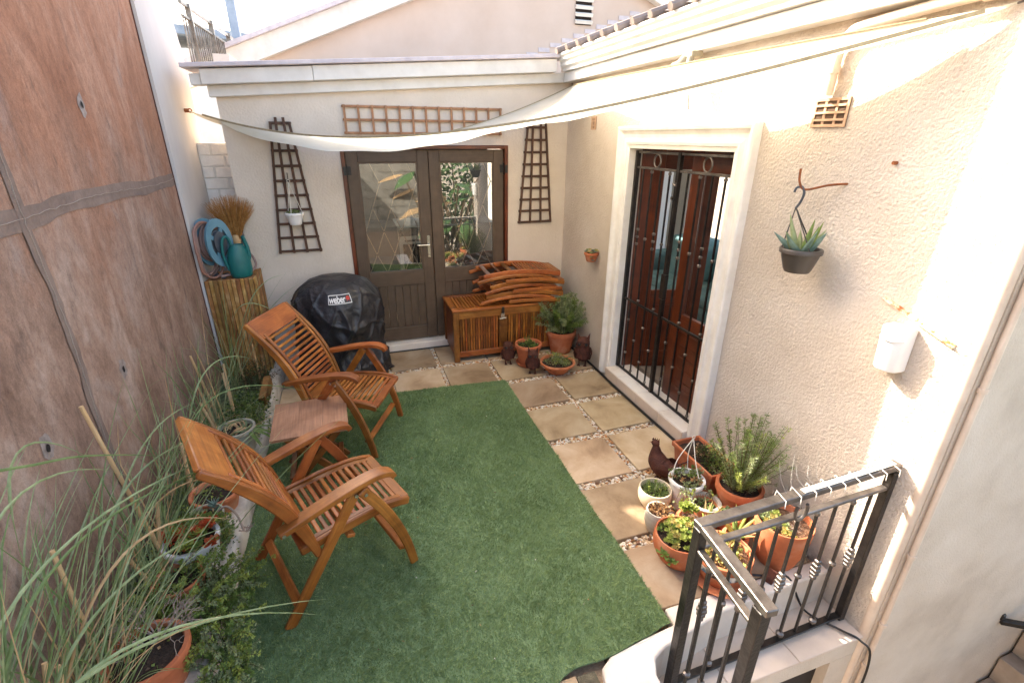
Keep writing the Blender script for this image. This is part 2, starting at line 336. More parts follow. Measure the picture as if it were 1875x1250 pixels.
M['earth'] = mat('earth', [col(150, 136, 118), col(184, 170, 150)], .95, 2, bump=.4)
# the stained retaining wall: warm rust over mauve-grey, drawn out downwards by rain
def brownwall():
    m = bpy.data.materials.new('brownwall'); m.use_nodes = True; n = m.node_tree.nodes; l = m.node_tree.links; p = n['Principled BSDF']
    tc = n.new('ShaderNodeTexCoord')
    def noise(sc, st, det=8, dist=0, off=0):
        mp = n.new('ShaderNodeMapping'); mp.inputs['Scale'].default_value = st; mp.inputs['Location'].default_value = (off, off, off)
        l.new(tc.outputs['Object'], mp.inputs[0]); z = n.new('ShaderNodeTexNoise'); z.inputs['Scale'].default_value = sc; z.inputs['Detail'].default_value = det
        z.inputs['Distortion'].default_value = dist; z.inputs['Roughness'].default_value = .65; l.new(mp.outputs[0], z.inputs['Vector']); return z.outputs['Fac']
    def ramp(f, stops):
        r = n.new('ShaderNodeValToRGB'); e = r.color_ramp.elements; e[0].position, e[0].color = stops[0]; e[1].position, e[1].color = stops[-1]
        for a, b in stops[1:-1]: q = e.new(a); q.color = b
        l.new(f, r.inputs[0]); return r.outputs[0]
    def mix(f, a, b, mode='MIX'):
        x = n.new('ShaderNodeMix'); x.data_type = 'RGBA'; x.blend_type = mode; l.new(f, x.inputs[0]) if not isinstance(f, float) else None
        if isinstance(f, float): x.inputs[0].default_value = f
        l.new(a, x.inputs[6]); l.new(b, x.inputs[7]); return x.outputs[2]
    warm = ramp(noise(2.2, (1, 1.6, .45), 9, .5), [(.3, col(146, 96, 70)), (.5, col(176, 124, 97)), (.72, col(198, 156, 132))])
    cool = ramp(noise(3.1, (1, 1.2, .6), 9, .4, 3), [(.3, col(132, 102, 86)), (.52, col(168, 136, 118)), (.72, col(194, 172, 158))])
    sx = n.new('ShaderNodeSeparateXYZ'); l.new(tc.outputs['Object'], sx.inputs[0])
    mr = n.new('ShaderNodeMapRange'); mr.inputs['From Min'].default_value = 1.0; mr.inputs['From Max'].default_value = 2.8
    mr.inputs['To Min'].default_value = -.32; mr.inputs['To Max'].default_value = .3; l.new(sx.outputs[2], mr.inputs[0])
    ad = n.new('ShaderNodeMath'); ad.operation = 'ADD'; l.new(mr.outputs[0], ad.inputs[0]); l.new(noise(1.5, (1, 1, .5), 7, .6, 7), ad.inputs[1])
    f = ramp(ad.outputs[0], [(.34, (0, 0, 0, 1)), (.66, (1, 1, 1, 1))])
    c = mix(f, cool, warm)
    pale = ramp(noise(1.9, (1, 1.3, .8), 8, .8, 11), [(.56, (0, 0, 0, 1)), (.72, (.55, .55, .55, 1))])
    pc = n.new('ShaderNodeRGB'); pc.outputs[0].default_value = col(178, 164, 156); c = mix(pale, c, pc.outputs[0])
    dk = ramp(noise(5, (1, 2.2, .5), 9, 1.2, 17), [(.58, (0, 0, 0, 1)), (.7, (.5, .5, .5, 1))])
    dc = n.new('ShaderNodeRGB'); dc.outputs[0].default_value = col(92, 78, 72); c = mix(dk, c, dc.outputs[0])
    sp = ramp(noise(170, (1, 1, 1), 3), [(.32, (.66, .66, .66, 1)), (.6, (1, 1, 1, 1))]); c = mix(.7, c, sp, 'MULTIPLY')
    s2 = ramp(noise(26, (1, 1.3, .7), 12, .6, 5), [(.34, (.70, .68, .67, 1)), (.55, (1, 1, 1, 1)), (.75, (1.12, 1.1, 1.08, 1))]); c = mix(.8, c, s2, 'MULTIPLY')
    l.new(c, p.inputs['Base Color']); p.inputs['Roughness'].default_value = .8; p.inputs['Specular IOR Level'].default_value = .35
    b = n.new('ShaderNodeBump'); b.inputs['Strength'].default_value = .35; b.inputs['Distance'].default_value = .006; l.new(noise(90, (1, 1, 1), 5), b.inputs['Height'])
    l.new(b.outputs[0], p.inputs['Normal']); return m
M['brownwall'] = brownwall()
M['kitchenwall'] = mat('kitchenwall', [col(84, 84, 80), col(104, 104, 100)], .6, 3)  # dark tone puts the dimness of the room into its walls
M['basement'] = mat('basement', [col(34, 28, 24), col(52, 44, 38)], .9, 4)
M['ventclay'] = mat('ventclay', [col(186, 148, 118), col(208, 174, 146)], .85, 12)
M['oldplastic'] = mat('oldplastic', [col(132, 122, 98), col(168, 158, 134)], .6, 12)
M['airhole'] = flat('airhole', col(96, 74, 58), .9)  # brown stands in for the shade inside the vent slots
M['greyblock'] = mat('greyblock', [col(112, 108, 100), col(140, 136, 128)], .85, 6, bump=.4, rand=.1)
M['chippedpaint'] = mat('chippedpaint', [col(176, 108, 62), col(214, 184, 150), col(226, 208, 188)], .8, 40, bump=.3, contrast=(.4, .55))
# ------------------------------------------------------------------ ground and patio
WX, BY = .52, 1.56
g = MB(); g.add([(-400, -400, -2.6), (400, -400, -2.6), (400, 400, -2.6), (-400, 400, -2.6)], [(0, 1, 2, 3)])
struct(g.build('ground', 'earth'))
PW, GX, GY = .45, .0432, .0745
px0 = lambda i: i*(PW+GX)
py0 = lambda j: j*(PW+GY)
b = MB(); b.box(-2.62, .50, -2.08, 1.50, -.45, -.034); b.box(-2.62, -.86, -3.1, -2.0801, -.45, -.034)
patio = struct(b.build('patio', 'gravelbed'))
def paver(x0, x1, y0, y1):
    b = MB(); j = lambda: rnd(-.003, .003)
    q = [(x0+j(), y0+j()), (x1+j(), y0+j()), (x1+j(), y1+j()), (x0+j(), y1+j())]
    t = [rnd(-.006, .003) for _ in range(4)]
    cx, cy_ = (x0+x1)/2, (y0+y1)/2
    v = [(a-cx, c-cy_, -.05) for a, c in q]+[(a-cx, c-cy_, t[i]) for i, (a, c) in enumerate(q)]
    b.add(v, [(3, 2, 1, 0), (4, 5, 6, 7), (0, 1, 5, 4), (1, 2, 6, 5), (2, 3, 7, 6), (3, 0, 4, 7)])
    o = b.build('paver', 'paver', patio, bevel=.005, seg=2); o.location = (cx, cy_, 0)
for i in range(-5, 1):
    for j in range(-4, 3):
        x0, y0 = px0(i), py0(j); x1, y1 = x0+PW, y0+PW
        if j == 2: y1 = 1.497
        if i < -1 and j < 1: continue
        if j == -4: y0 = -2.03
        if i == -5: x0 = max(x0, -2.46)
        paver(x0, x1, y0, y1)
paver(-1.50, -1.02, -2.62, -2.19); paver(-2.0, -1.53, -2.62, -2.19)
# pebbles in the joints
ico = None
def ico_mesh():
    t = (1+5**.5)/2; v = np.array([(-1, t, 0), (1, t, 0), (-1, -t, 0), (1, -t, 0), (0, -1, t), (0, 1, t), (0, -1, -t), (0, 1, -t), (t, 0, -1), (t, 0, 1), (-t, 0, -1), (-t, 0, 1)], float)
    f = np.array([(0, 11, 5), (0, 5, 1), (0, 1, 7), (0, 7, 10), (0, 10, 11), (1, 5, 9), (5, 11, 4), (11, 10, 2), (10, 7, 6), (7, 1, 8), (3, 9, 4), (3, 4, 2), (3, 2, 6), (3, 6, 8), (3, 8, 9), (4, 9, 5), (2, 4, 11), (6, 2, 10), (8, 6, 7), (9, 8, 1)])
    return v/np.linalg.norm(v[0]), f
IV, IF = ico_mesh()
def pebbles(mb, x0, x1, y0, y1, z, dens=8000, size=(.006, .0135)):
    n = int((x1-x0)*(y1-y0)*dens)
    for _ in range(n):
        r = rnd(*size); sc = np.array((rnd(.8, 1.4), rnd(.8, 1.3), rnd(.5, .8)))*r; a = rnd(0, 6.28); c_, s_ = math.cos(a), math.sin(a)
        v = IV*sc*(1+rng.normal(0, .1, (12, 1))); v = np.stack([v[:, 0]*c_-v[:, 1]*s_, v[:, 0]*s_+v[:, 1]*c_, v[:, 2]], 1)
        v += (rnd(x0, x1), rnd(y0, y1), z+rnd(-.007, .004)); mb.addarr(v, IF, random.choices((0, 1, 2, 3), (5, 2, 3.4, .9))[0])
pb = MB()
for j in range(-4, 3):                                     # rows of joints running across
    yy = py0(j)-GY
    x_l = -.50 if j < 1 else -2.3
    if j == -4: continue
    pebbles(pb, x_l, .46, yy+.004, yy+GY-.004, -.018)
for i in range(-4, 1):                                     # joints running away
    xx = px0(i)-GX
    pebbles(pb, xx+.003, xx+GX-.003, -2.03 if i == 0 else .45, 1.495, -.018)
pebbles(pb, .452, .475, -1.6, 1.0, -.022, 3000)
pb.build('pebbles', ['peb_w', 'peb_o', 'peb_t', 'peb_b'], patio, smooth=True, angle=60, kind='stuff')
# turf rug
# a few dry leaf scraps lie on the turf, added below
TE = [(-2.49, -2.75), (-1.30, -2.30), (-1.02, -2.165), (-.88, -2.168), (-.485, -2.112), (-.485, -1.0), (-.482, .508), (-1.0, .545), (-1.58, .585), (-2.49, .64)]
TE = [q for i in range(len(TE)) for q in [(TE[i][0]+(TE[(i+1) % len(TE)][0]-TE[i][0])*k/6+rnd(-.006, .006), TE[i][1]+(TE[(i+1) % len(TE)][1]-TE[i][1])*k/6+rnd(-.006, .006)) for k in range(6)]]
b = MB(); b.prism(TE, lambda a, c, s: (a, c, .002 if s == 0 else .010))
rug = b.build('turf_rug', 'turfback'); tag(rug, 'green artificial turf rug covering the middle of the patio', 'turf rug')
def inpoly(x, y, P):
    r = np.zeros(len(x), bool); j = len(P)-1
    for i in range(len(P)):
        xi, yi = P[i]; xj, yj = P[j]
        r ^= ((yi > y) != (yj > y)) & (x < (xj-xi)*(y-yi)/(yj-yi+1e-12)+xi); j = i
    return r
def turf(n):
    x = rng.uniform(-2.5, -.475, n); y = rng.uniform(-2.75, .65, n); k = inpoly(x, y, TE); x, y = x[k], y[k]; n = len(x)
    lean = np.array((.35, -.55)); a = rng.uniform(0, 2*np.pi, n); L = rng.uniform(.011, .021, n)
    gn = rng.normal(size=(160, 160, 2)); fx, fy = (x+2.6)*45, (y+2.9)*40; ix, iy = fx.astype(int) % 159, fy.astype(int) % 159; ax_, ay_ = (fx % 1)[:, None], (fy % 1)[:, None]
    fld = (gn[ix, iy]*(1-ax_)+gn[ix+1, iy]*ax_)*(1-ay_)+(gn[ix, iy+1]*(1-ax_)+gn[ix+1, iy+1]*ax_)*ay_
    L = L*(1+.22*fld[:, 0])
    patch = np.sin(x*3.1+np.sin(y*2.3)*1.7)*np.cos(y*2.7+x*1.3)
    dx = np.cos(a)*.4+lean[0]*.5*(1+patch)+.3*fld[:, 0]; dy = np.sin(a)*.4+lean[1]*.5*(1+patch)+.3*fld[:, 1]
    sx, sy = -np.sin(a), np.cos(a); wd = .0034
    z0 = np.full(n, .009)
    p0 = np.stack([x-sx*wd/2, y-sy*wd/2, z0], 1); p1 = np.stack([x+sx*wd/2, y+sy*wd/2, z0], 1); p2 = np.stack([x+dx*L, y+dy*L, z0+L*.85], 1)
    v = np.stack([p0, p1, p2], 1).reshape(-1, 3); m = MB(); m.addarr(v, np.arange(3*n).reshape(-1, 3)); return m
turf(330000).build('blades', 'turf', rug, kind='stuff')
_n = 60; b = MB(); _p = np.stack([rng.uniform(-2.35, -.6, _n), rng.uniform(-2.1, .5, _n), np.full(_n, .026)], 1); _d = rng.normal(size=(_n, 3)); _d[:, 2] *= .15
b.leaves(_p, _d, rng.uniform(.006, .022, _n), .008, rng.integers(0, 3, _n)); b.build('leaf_scraps', ['lf_brown', 'lf_tan', 'peb_w'], rug, kind='stuff')

# ------------------------------------------------------------------ house
house = thing('house', 'beige plastered house with white gutters, wrapping the back and right of the patio', 'house', (0, 0, 0))
DX0, DX1, DZ = -1.713, -.118, 2.05
b = MB()
b.prism([(-2.62, -.3), (DX0, -.3), (DX0, DZ), (DX1, DZ), (DX1, -.3), (WX, -.3), (WX, 2.70), (-2.62, 2.50)], lambda a, c, s: (a, BY+.22 if s == 0 else BY, c))
b.build('back_wall', 'plaster', house)
GY0, GY1, GZ0, GZ1 = -.905, .30, .0, 2.06
b = MB()
b.box(WX, WX+.24, -2.33, GY0, -2.6, 2.78); b.box(WX, WX+.24, GY1, BY+.22, -2.6, 2.78); b.box(WX, WX+.24, GY0, GY1, GZ1, 2.78); b.box(WX, WX+.24, GY0, GY1, -2.6, GZ0)
b.build('side_wall', 'roughcast', house)
b = MB(); b.box(WX+.035, 5, -2.36, -2.331, -2.6, 3.4); b.build('end_wall', 'smoothwall', house)
b = MB(); b.tube([(WX+.02, -2.335, -2.6), (WX+.02, -2.335, 3.0)], .024, 12); b.build('corner_bead', 'pipepaint', house, smooth=True)
b = MB(); b.tube([(WX+.062, -2.376, -2.6), (WX+.062, -2.376, 3.0)], .013, 10)
for z in (.33, -.42, -.12, 1.2): b.tube([(WX+.062, -2.376, z), (WX+.062, -2.376, z+.02)], .018, 10)
b.build('conduit', 'pipepaint', house, smooth=True)
# passage side wall, low return
b = MB(); b.box(-2.62, -2.5, BY+.22, 4.0, -.3, 2.75); b.box(-2.95, -2.62, 3.4, 3.6, -.3, 2.75); b.build('passage_wall', 'plaster', house)
# back fascia: slopes gently up to the right
fz = lambda x: 2.41+(x+2.62)*.0675
def fascia_bar(name, x0, x1, y0, y1, a, c, m):
    b = MB(); b.add([(x, y, fz(x)+h) for x in (x0, x1) for y in (y0, y1) for h in (a, c)], [(0, 1, 3, 2), (4, 6, 7, 5), (0, 4, 5, 1), (2, 3, 7, 6), (0, 2, 6, 4), (1, 5, 7, 3)])
    b.build(name, m, house, bevel=.004)
fascia_bar('fascia_board', -2.66, .46, 1.51, BY+.02, .0, .085, 'trimwhite')
fascia_bar('gutter', -2.68, -1.85, 1.44, BY+.02, .0855, .195, 'trimwhite'); fascia_bar('gutter', -1.847, .33, 1.44, BY+.02, .087, .198, 'trimwhite')
fascia_bar('gutter_end', -2.76, -2.684, 1.46, BY+.03, .085, .165, 'trimwhite')
fascia_bar('roof', -2.80, .46, 1.40, 3.9, .203, .235, 'roofgrey')
# right-hand gutter: moulded profile run along Y
prof = [(.455, 2.842), (.335, 2.846), (.333, 2.828), (.352, 2.815), (.352, 2.79), (.372, 2.775), (.374, 2.745), (.398, 2.725), (.40, 2.705), (.455, 2.70)]
b = MB(); n = len(prof); ys = (1.46, -4.0)
b.add([(x, ys[0], z) for x, z in prof]+[(x, ys[1], z) for x, z in prof], [tuple(range(n)), tuple(range(n, 2*n))[::-1]]+[(i, n+i, n+(i+1) % n, (i+1) % n) for i in range(n)])
b.build('gutter', 'trimwhite', house)
b = MB(); b.box(.43, WX+.2, -4, 1.50, 2.615, 2.699); b.build('fascia_board', 'trimwhite', house, bevel=.004)
b = MB()
def tilef(u, v): return (.38+v*3.0, 1.5-u*6, 2.862+v*1.25+.022*abs(math.sin(u*6*math.pi/.22)))
b.grid(tilef, 200, 4); b.build('tiled_roof', 'tilegrey', house)
for i in range(26):
    y = 1.4-i*.22; b = MB(); b.tube([(.30, y, 2.862), (.5, y, 2.93)], .028, 8); b.build('roof_tile', 'tilegrey', house, smooth=True)
# air bricks
def airbrick(y0, y1, z0, z1, nx, nz):
    t = MB(); t.box(WX-.004, WX+.02, y0, y1, z0, z1); o = t.build('air_brick', 'airhole', house)
    e = .012; q = MB(); q.box(WX-.010, WX-.0045, y0, y1, z0, z0+e); q.box(WX-.010, WX-.0045, y0, y1, z1-e, z1)
    q.box(WX-.0095, WX-.0045, y0, y0+e, z0+e, z1-e); q.box(WX-.0095, WX-.0045, y1-e, y1, z0+e, z1-e)
    q.build('rim', 'ventclay', o)
    for i in range(1, nx):
        y = y0+(y1-y0)*i/nx; q = MB(); q.box(WX-.008, WX-.0045, y-.006, y+.006, z0+e, z1-e); q.build('rib', 'ventclay', o)
    for i in range(1, nz):
        z = z0+(z1-z0)*i/nz; q = MB(); q.box(WX-.0125, WX-.0082, y0+e, y1-e, z-.005, z+.005); q.build('rib', 'ventclay', o)
airbrick(-1.55, -1.365, 2.175, 2.30, 3, 4); airbrick(.93, 1.02, 2.19, 2.30, 3, 3)
# painted pipe
b = MB(); P = hermite([(.49, -1.44, 2.31), (.485, -1.45, 2.42), (.485, -1.46, 2.50), (.48, -1.50, 2.55), (.475, -1.60, 2.572), (.475, -2.2, 2.60), (.475, -3.2, 2.61)], 6)
b.tube(P, .022, 12); b.tube([(.487, -1.449, 2.40), (.487, -1.449, 2.43)], .027, 12); b.tube([(.475, -2.0, 2.592), (.475, -2.04, 2.594)], .028, 12); b.build('painted_pipe', 'pipepaint', house, smooth=True)
# small flood lamp below the gutter
fl = thing('wall_lamp', 'small white lamp bracket with hanging wire under the right gutter', 'lamp', (.42, -.46, 2.60))
b = MB(); b.box(-.03, .05, -.055, .055, -.02, .018); b.build('base_plate', 'oldplastic', fl, bevel=.006)
b = MB(); b.tube([(-.02, .02, -.02), (-.05, .03, -.06), (-.09, .05, -.075)], [.03, .034, .03], 12); b.build('lamp_head', 'oldplastic', fl, smooth=True)
b = MB(); b.tube([(-.02, -.03, -.02), (-.03, -.035, -.06)], .022, 10); b.build('joint', 'oldplastic', fl, smooth=True)
b = MB(); b.tube(hermite([(-.03, -.03, -.06), (-.02, -.05, -.12), (.0, -.03, -.22), (.02, -.02, -.31)]), .003, 6); b.build('wire', 'reelgrey', fl)

# door surround with moulded profile
def sweep_surround(prof, ya, yb, zt, zb, x0):
    b = MB(); n = len(prof); v = []
    for (yy, sy, zz, sz) in ((yb, 1, zb, 0), (yb, 1, zt, 1), (ya, -1, zt, 1), (ya, -1, zb, 0)):
        for o, p in prof: v.append((x0-p, yy+sy*o, zz+sz*o))
    f = []
    for k in range(3):
        for i in range(n-1): a = k*n+i; f.append((a, a+1, a+n+1, a+n))
    b.add(v, f); return b
pf = [(0, -.10), (0, .022), (.028, .026), (.03, .034), (.05, .038), (.062, .03), (.075, .026), (.10, .028), (.12, .04), (.13, .052), (.15, .056), (.158, .05), (.16, .04), (.162, -.01)]
sur = sweep_surround(pf, GY0+.015, GY1-.015, GZ1-.012, .0, WX); so_ = sur.build('door_surround', 'frameplaster', house)
b = MB()
sill = thing('door_sill', 'pale tiled step under the black security gate', 'step', (0, 0, 0))
for k, (ya, yb) in enumerate(((.283, .06), (.056, -.26), (-.264, -.58), (-.584, -.888))):
    b = MB(); b.box(.458, .72, yb, ya, .095, .112); b.build('tile', 'coping', sill, bevel=.003)
    b = MB(); b.box(.448, .4575, yb, ya, .004, .109); b.build('tile', 'ledge', sill, bevel=.002)
b = MB(); b.box(.459, .72, -.888, .283, -.3, .094); b.build('core', 'mortar', sill)
cb = MB(); cb.tube(hermite([(.44, 1.0, .012), (.452, .6, .012), (.438, .1, .014), (.437, -.5, .012), (.442, -.95, .012)]), .011, 8)
tag(cb.build('floor_cable', 'black', smooth=True), 'black cable lying along the foot of the right wall', 'cable')

# interior behind the gate: living room
room = thing('living_room', 'bright living room seen through the black security gate', 'room', (0, 0, 0))
b = MB(); b.box(.80, 3.3, -1.6, 3.0, -.02, .085); b.build('floor', 'roomfloor', room)
b = MB(); b.box(.79, 3.3, -1.6, 3.0, 2.5, 2.55); b.build('ceiling', 'roomwall', room)
b = MB(); b.box(.77, 3.3, -1.7, -1.6, -.02, 2.5); b.build('wall', 'roomwall', room)
b = MB(); b.box(.77, 3.3, 3.0, 3.1, -.02, 2.5); b.build('wall', 'roomwall', room)
b = MB(); b.box(3.2, 3.3, -1.6, 3.0, .0855, .2); b.box(3.2, 3.3, -1.6, 3.0, 2.38, 2.499); b.build('window_wall', 'roomwall', room)
for k in range(5):
    b = MB(); y = -1.5+k*1.1; b.box(3.22, 3.28, y-.03, y+.03, .2, 2.38); b.build('mullion', 'whiteplastic', room)
b = MB(); b.box(3.3, 5.2, -3, 6, -.3, .05); b.build('terrace', 'coping', room)
for k in range(24):
    b = MB(); y = -.5+k*.14; b.bar((5.1, y, .05), (5.1, y, 1.0), .015, .015, up=(1, 0, 0)); b.build('terrace_baluster', 'blackmetal', room)
b = MB(); b.bar((5.1, -.6, 1.0), (5.1, 2.9, 1.0), .04, .03); b.build('terrace_rail', 'blackmetal', room)
b = MB(); b.box(2.4, 2.75, 1.95, 2.3, .086, 2.499); b.build('column', 'roomwall', room)
sofa = thing('sofa', 'blue green sofa behind the security gate', 'sofa', (2.05, .75, .085))
def cush(x0, x1, y0, y1, z0, z1, nm):
    b = MB(); b.box(x0, x1, y0, y1, z0, z1); o = b.build(nm, 'sofa', sofa, bevel=.06, seg=4, smooth=True); return o
cush(-.4, .55, -.9, 1.2, .05, .40, 'base'); cush(.20, .5, -.85, .12, .38, .92, 'back_cushion'); cush(.20, .5, .14, 1.15, .38, .92, 'back_cushion'); cush(-.4, .55, 1.0, 1.25, .1, .72, 'armrest')
cush(-.38, .2, -.6, .12, .38, .52, 'seat_cushion'); cush(-.38, .2, .14, .98, .38, .52, 'seat_cushion'); cush(-.05, .25, -.5, .0, .5, .95, 'cushion'); cush(-.1, .2, .3, .85, .5, .98, 'cushion')
dm = MB(); dm.box(.90, 1.35, -.55, .05, .0851, .105); tag(dm.build('doormat', 'mat', bevel=.004), 'brown doormat inside the gate doorway', 'doormat')

# wooden doors behind the gate: right leaf closed, left leaf folded inward
def wood_leaf(parent, L, name='door_leaf'):
    # leaf in local x (width), y thickness, z height
    o = bpy.data.objects.new(name, None); C.objects.link(o); o.parent = parent; return o
wd = thing('wooden_door', 'varnished red wooden door with glass behind the gate, right leaf shut', 'door', (.70, -.885, .09))
def build_leaf(t, wdt, ht, glassy=True):
    s = .11
    for y0, y1 in ((0, s), (wdt-s, wdt)):
        b = MB(); b.box(-.02, .02, y0, y1, 0, ht); b.build('stile', 'redwood', t, bevel=.004)
    for z0, z1 in ((0, .16), (.62, .76), (ht-.16, ht)):
        b = MB(); b.box(-.0195, .0195, s+.0005, wdt-s-.0005, z0, z1); b.build('rail', 'redwood', t, bevel=.004)
    b = MB(); b.box(-.008, .008, s, wdt-s, .16, .62); b.build('panel', 'redwood', t)
    for k in range(4): b = MB(); b.box(-.016, -.0085, s+.03, wdt-s-.03, .2+.1*k, .215+.1*k); b.build('moulding', 'redwood', t)
    b = MB(); b.box(-.003, .003, s-.005, wdt-s+.005, .76, ht-.16); b.build('pane', 'glass2', t)
build_leaf(wd, .60, 1.955)
wd2 = thing('wooden_door', 'varnished red wooden door leaf swung open into the room behind the gate', 'door', (.72, .285, .09), R(-62))
build_leaf(wd2, -.58+1.16, 1.955)
wd2.rotation_euler = (0, 0, R(254)); 
b = MB(); b.box(.62, .76, .262, .2955, .113, 2.05); b.box(.62, .76, -.8995, -.888, .113, 2.05); b.box(.66, .76, -.887, .261, 2.048, 2.058)
tag(b.build('door_frame', 'redwood'), 'red wooden frame lining the gate doorway', 'door frame')

# interior behind the french doors: kitchen
kit = thing('kitchen', 'dim kitchen behind the french doors', 'room', (0, 0, 0))
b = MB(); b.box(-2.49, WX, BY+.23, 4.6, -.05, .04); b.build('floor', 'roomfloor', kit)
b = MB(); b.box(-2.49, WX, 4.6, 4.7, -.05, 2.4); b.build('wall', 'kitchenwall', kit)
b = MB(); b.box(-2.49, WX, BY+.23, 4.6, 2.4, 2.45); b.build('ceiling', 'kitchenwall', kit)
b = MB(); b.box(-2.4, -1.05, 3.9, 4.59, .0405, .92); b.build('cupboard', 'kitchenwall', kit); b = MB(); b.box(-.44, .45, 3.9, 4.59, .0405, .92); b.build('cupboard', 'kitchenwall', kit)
ov = thing('oven', 'white oven with dark glass door inside the kitchen', 'oven', (-.745, 4.2, .041))
b = MB(); b.box(-.3, .3, -.3, .38, 0, .9); b.build('body', 'cabinet', ov, bevel=.01)
b = MB(); b.box(-.24, .24, -.325, -.301, .15, .62); b.build('door_glass', 'ovendark', ov, bevel=.006)
b = MB(); b.bar((-.22, -.36, .68), (.22, -.36, .68), .02, .02); b.build('handle', 'steel', ov, bevel=.004)
b = MB(); b.box(-.29, .29, -.315, -.301, .74, .86); b.build('control_panel', 'steel', ov)

# ------------------------------------------------------------------ french doors
fd = thing('french_doors', 'pair of dark brown french doors with glass and diamond lattice in back wall', 'door', (0, 0, 0))
FY = BY+.05
b = MB(); e = .035
b.box(DX0+.0005, DX0+e, BY-.012, BY+.14, .08, DZ-.0005); b.box(DX1-e, DX1-.0005, BY-.012, BY+.14, .08, DZ-.0005); b.box(DX0+e, DX1-e, BY-.011, BY+.14, DZ-e, DZ-.0005)
b.build('frame', 'redwood', fd, bevel=.003)
mid = (DX0+DX1)/2
for (x0, x1, sgn) in ((DX0+e+.003, mid-.003, 1), (mid+.003, DX1-e-.003, -1)):
    st = .105; z0, z1, zg0, zg1 = .095, DZ-e-.004, .845, DZ-e-.115
    leaf = bpy.data.objects.new('door_leaf', None); C.objects.link(leaf); leaf.parent = fd
    def part(nm, m, *bx, bev=.004):
        b = MB(); b.box(*bx); return b.build(nm, m, leaf, bevel=bev)
    part('stile', 'doorbrown', x0, x0+st, FY-.022, FY+.022, z0, z1); part('stile', 'doorbrown', x1-st, x1, FY-.022, FY+.022, z0, z1)
    part('top_rail', 'doorbrown', x0+st, x1-st, FY-.0215, FY+.022, zg1, z1); part('lock_rail', 'doorbrown', x0+st, x1-st, FY-.0215, FY+.022, .70, zg0); part('bottom_rail', 'doorbrown', x0+st, x1-st, FY-.0215, FY+.022, z0, .24)
    for k in range(7):
        a = x0+st+(x1-x0-2*st)*k/7; c = x0+st+(x1-x0-2*st)*(k+1)/7; part('board', 'doorbrown', a+.0015, c-.0015, FY-.008, FY+.01, .24, .70, bev=.003)
    m_ = MB(); i_ = .012                                   # glazing bead
    for bx in ((x0+st, x0+st+i_, zg0, zg1), (x1-st-i_, x1-st, zg0, zg1), (x0+st+i_, x1-st-i_, zg0, zg0+i_), (x0+st+i_, x1-st-i_, zg1-i_, zg1)): m_.box(bx[0], bx[1], FY-.018, FY+.012, bx[2], bx[3])
    m_.build('glazing_bead', 'doorbrown', leaf)
    part('pane', 'glass', x0+st, x1-st, FY-.004, FY+.001, zg0, zg1, bev=0)
    # sliding lattice guard behind the glass
    gx0, gx1 = x0+st+.01, x1-st-.01; ly = FY+.06; rows = [zg0-.05, zg0+.15, zg0+.62, zg0+.98]; nb = 6; wcell = (gx1-gx0)/nb
    zz = [zg0-.02, zg0+.17, zg0+.40, zg0+.63, zg0+.86, zg1+.01]
    for k in range(nb):
        for r_ in range(len(zz)-1):
            if r_ in (3, 4) and (k % 2 == 0): continue
            a, c = (k, k+1) if (k+r_) % 2 == 0 else (k+1, k)
            b = MB(); b.bar((gx0+a*wcell, ly+.004*(k % 2), zz[r_]), (gx0+c*wcell, ly+.004*(k % 2), zz[r_+1]), .006, .016, up=(0, 1, 0)); b.build('lattice_bar', 'strip', leaf)
            b = MB(); b.ball((gx0+c*wcell, ly-.012, zz[r_+1]), .008, k=6, m=4); b.build('rivet', 'steel', leaf, smooth=True)
    hx = x0-.0 if sgn > 0 else x1
    for z in (1.83, .33):
        b = MB(); b.box(min(hx, hx+sgn*.04), max(hx, hx+sgn*.04), FY-.03, FY-.0225, z-.038, z+.038); b.box(min(hx-sgn*.03, hx-sgn*.002), max(hx-sgn*.03, hx-sgn*.002), BY-.02, BY-.0125, z-.038, z+.038)
        b.tube([(hx-.001, FY-.035, z-.055), (hx-.001, FY-.035, z+.055)], .008, 8); b.build('hinge', 'black', leaf)
    if sgn > 0:
        q = x1-.04; b = MB(); b.box(q-.014, q+.014, FY-.028, FY-.0225, .98, 1.2); b.tube([(q, FY-.03, 1.11), (q, FY-.07, 1.11), (q-.12, FY-.07, 1.115)], .008, 8); b.build('handle', 'steel', leaf, smooth=True)
th = thing('door_step', 'white painted threshold below the french doors', 'step', (0, 0, 0))
b = MB(); b.box(-1.74, -.10, 1.502, BY+.2, -.2, .079); b.build('slab', 'coping', th, bevel=.006)
b = MB(); b.tube([(-1.74, 1.492, .006), (-.1, 1.494, .006)], .008, 6); b.build('black_strip', 'black', th)

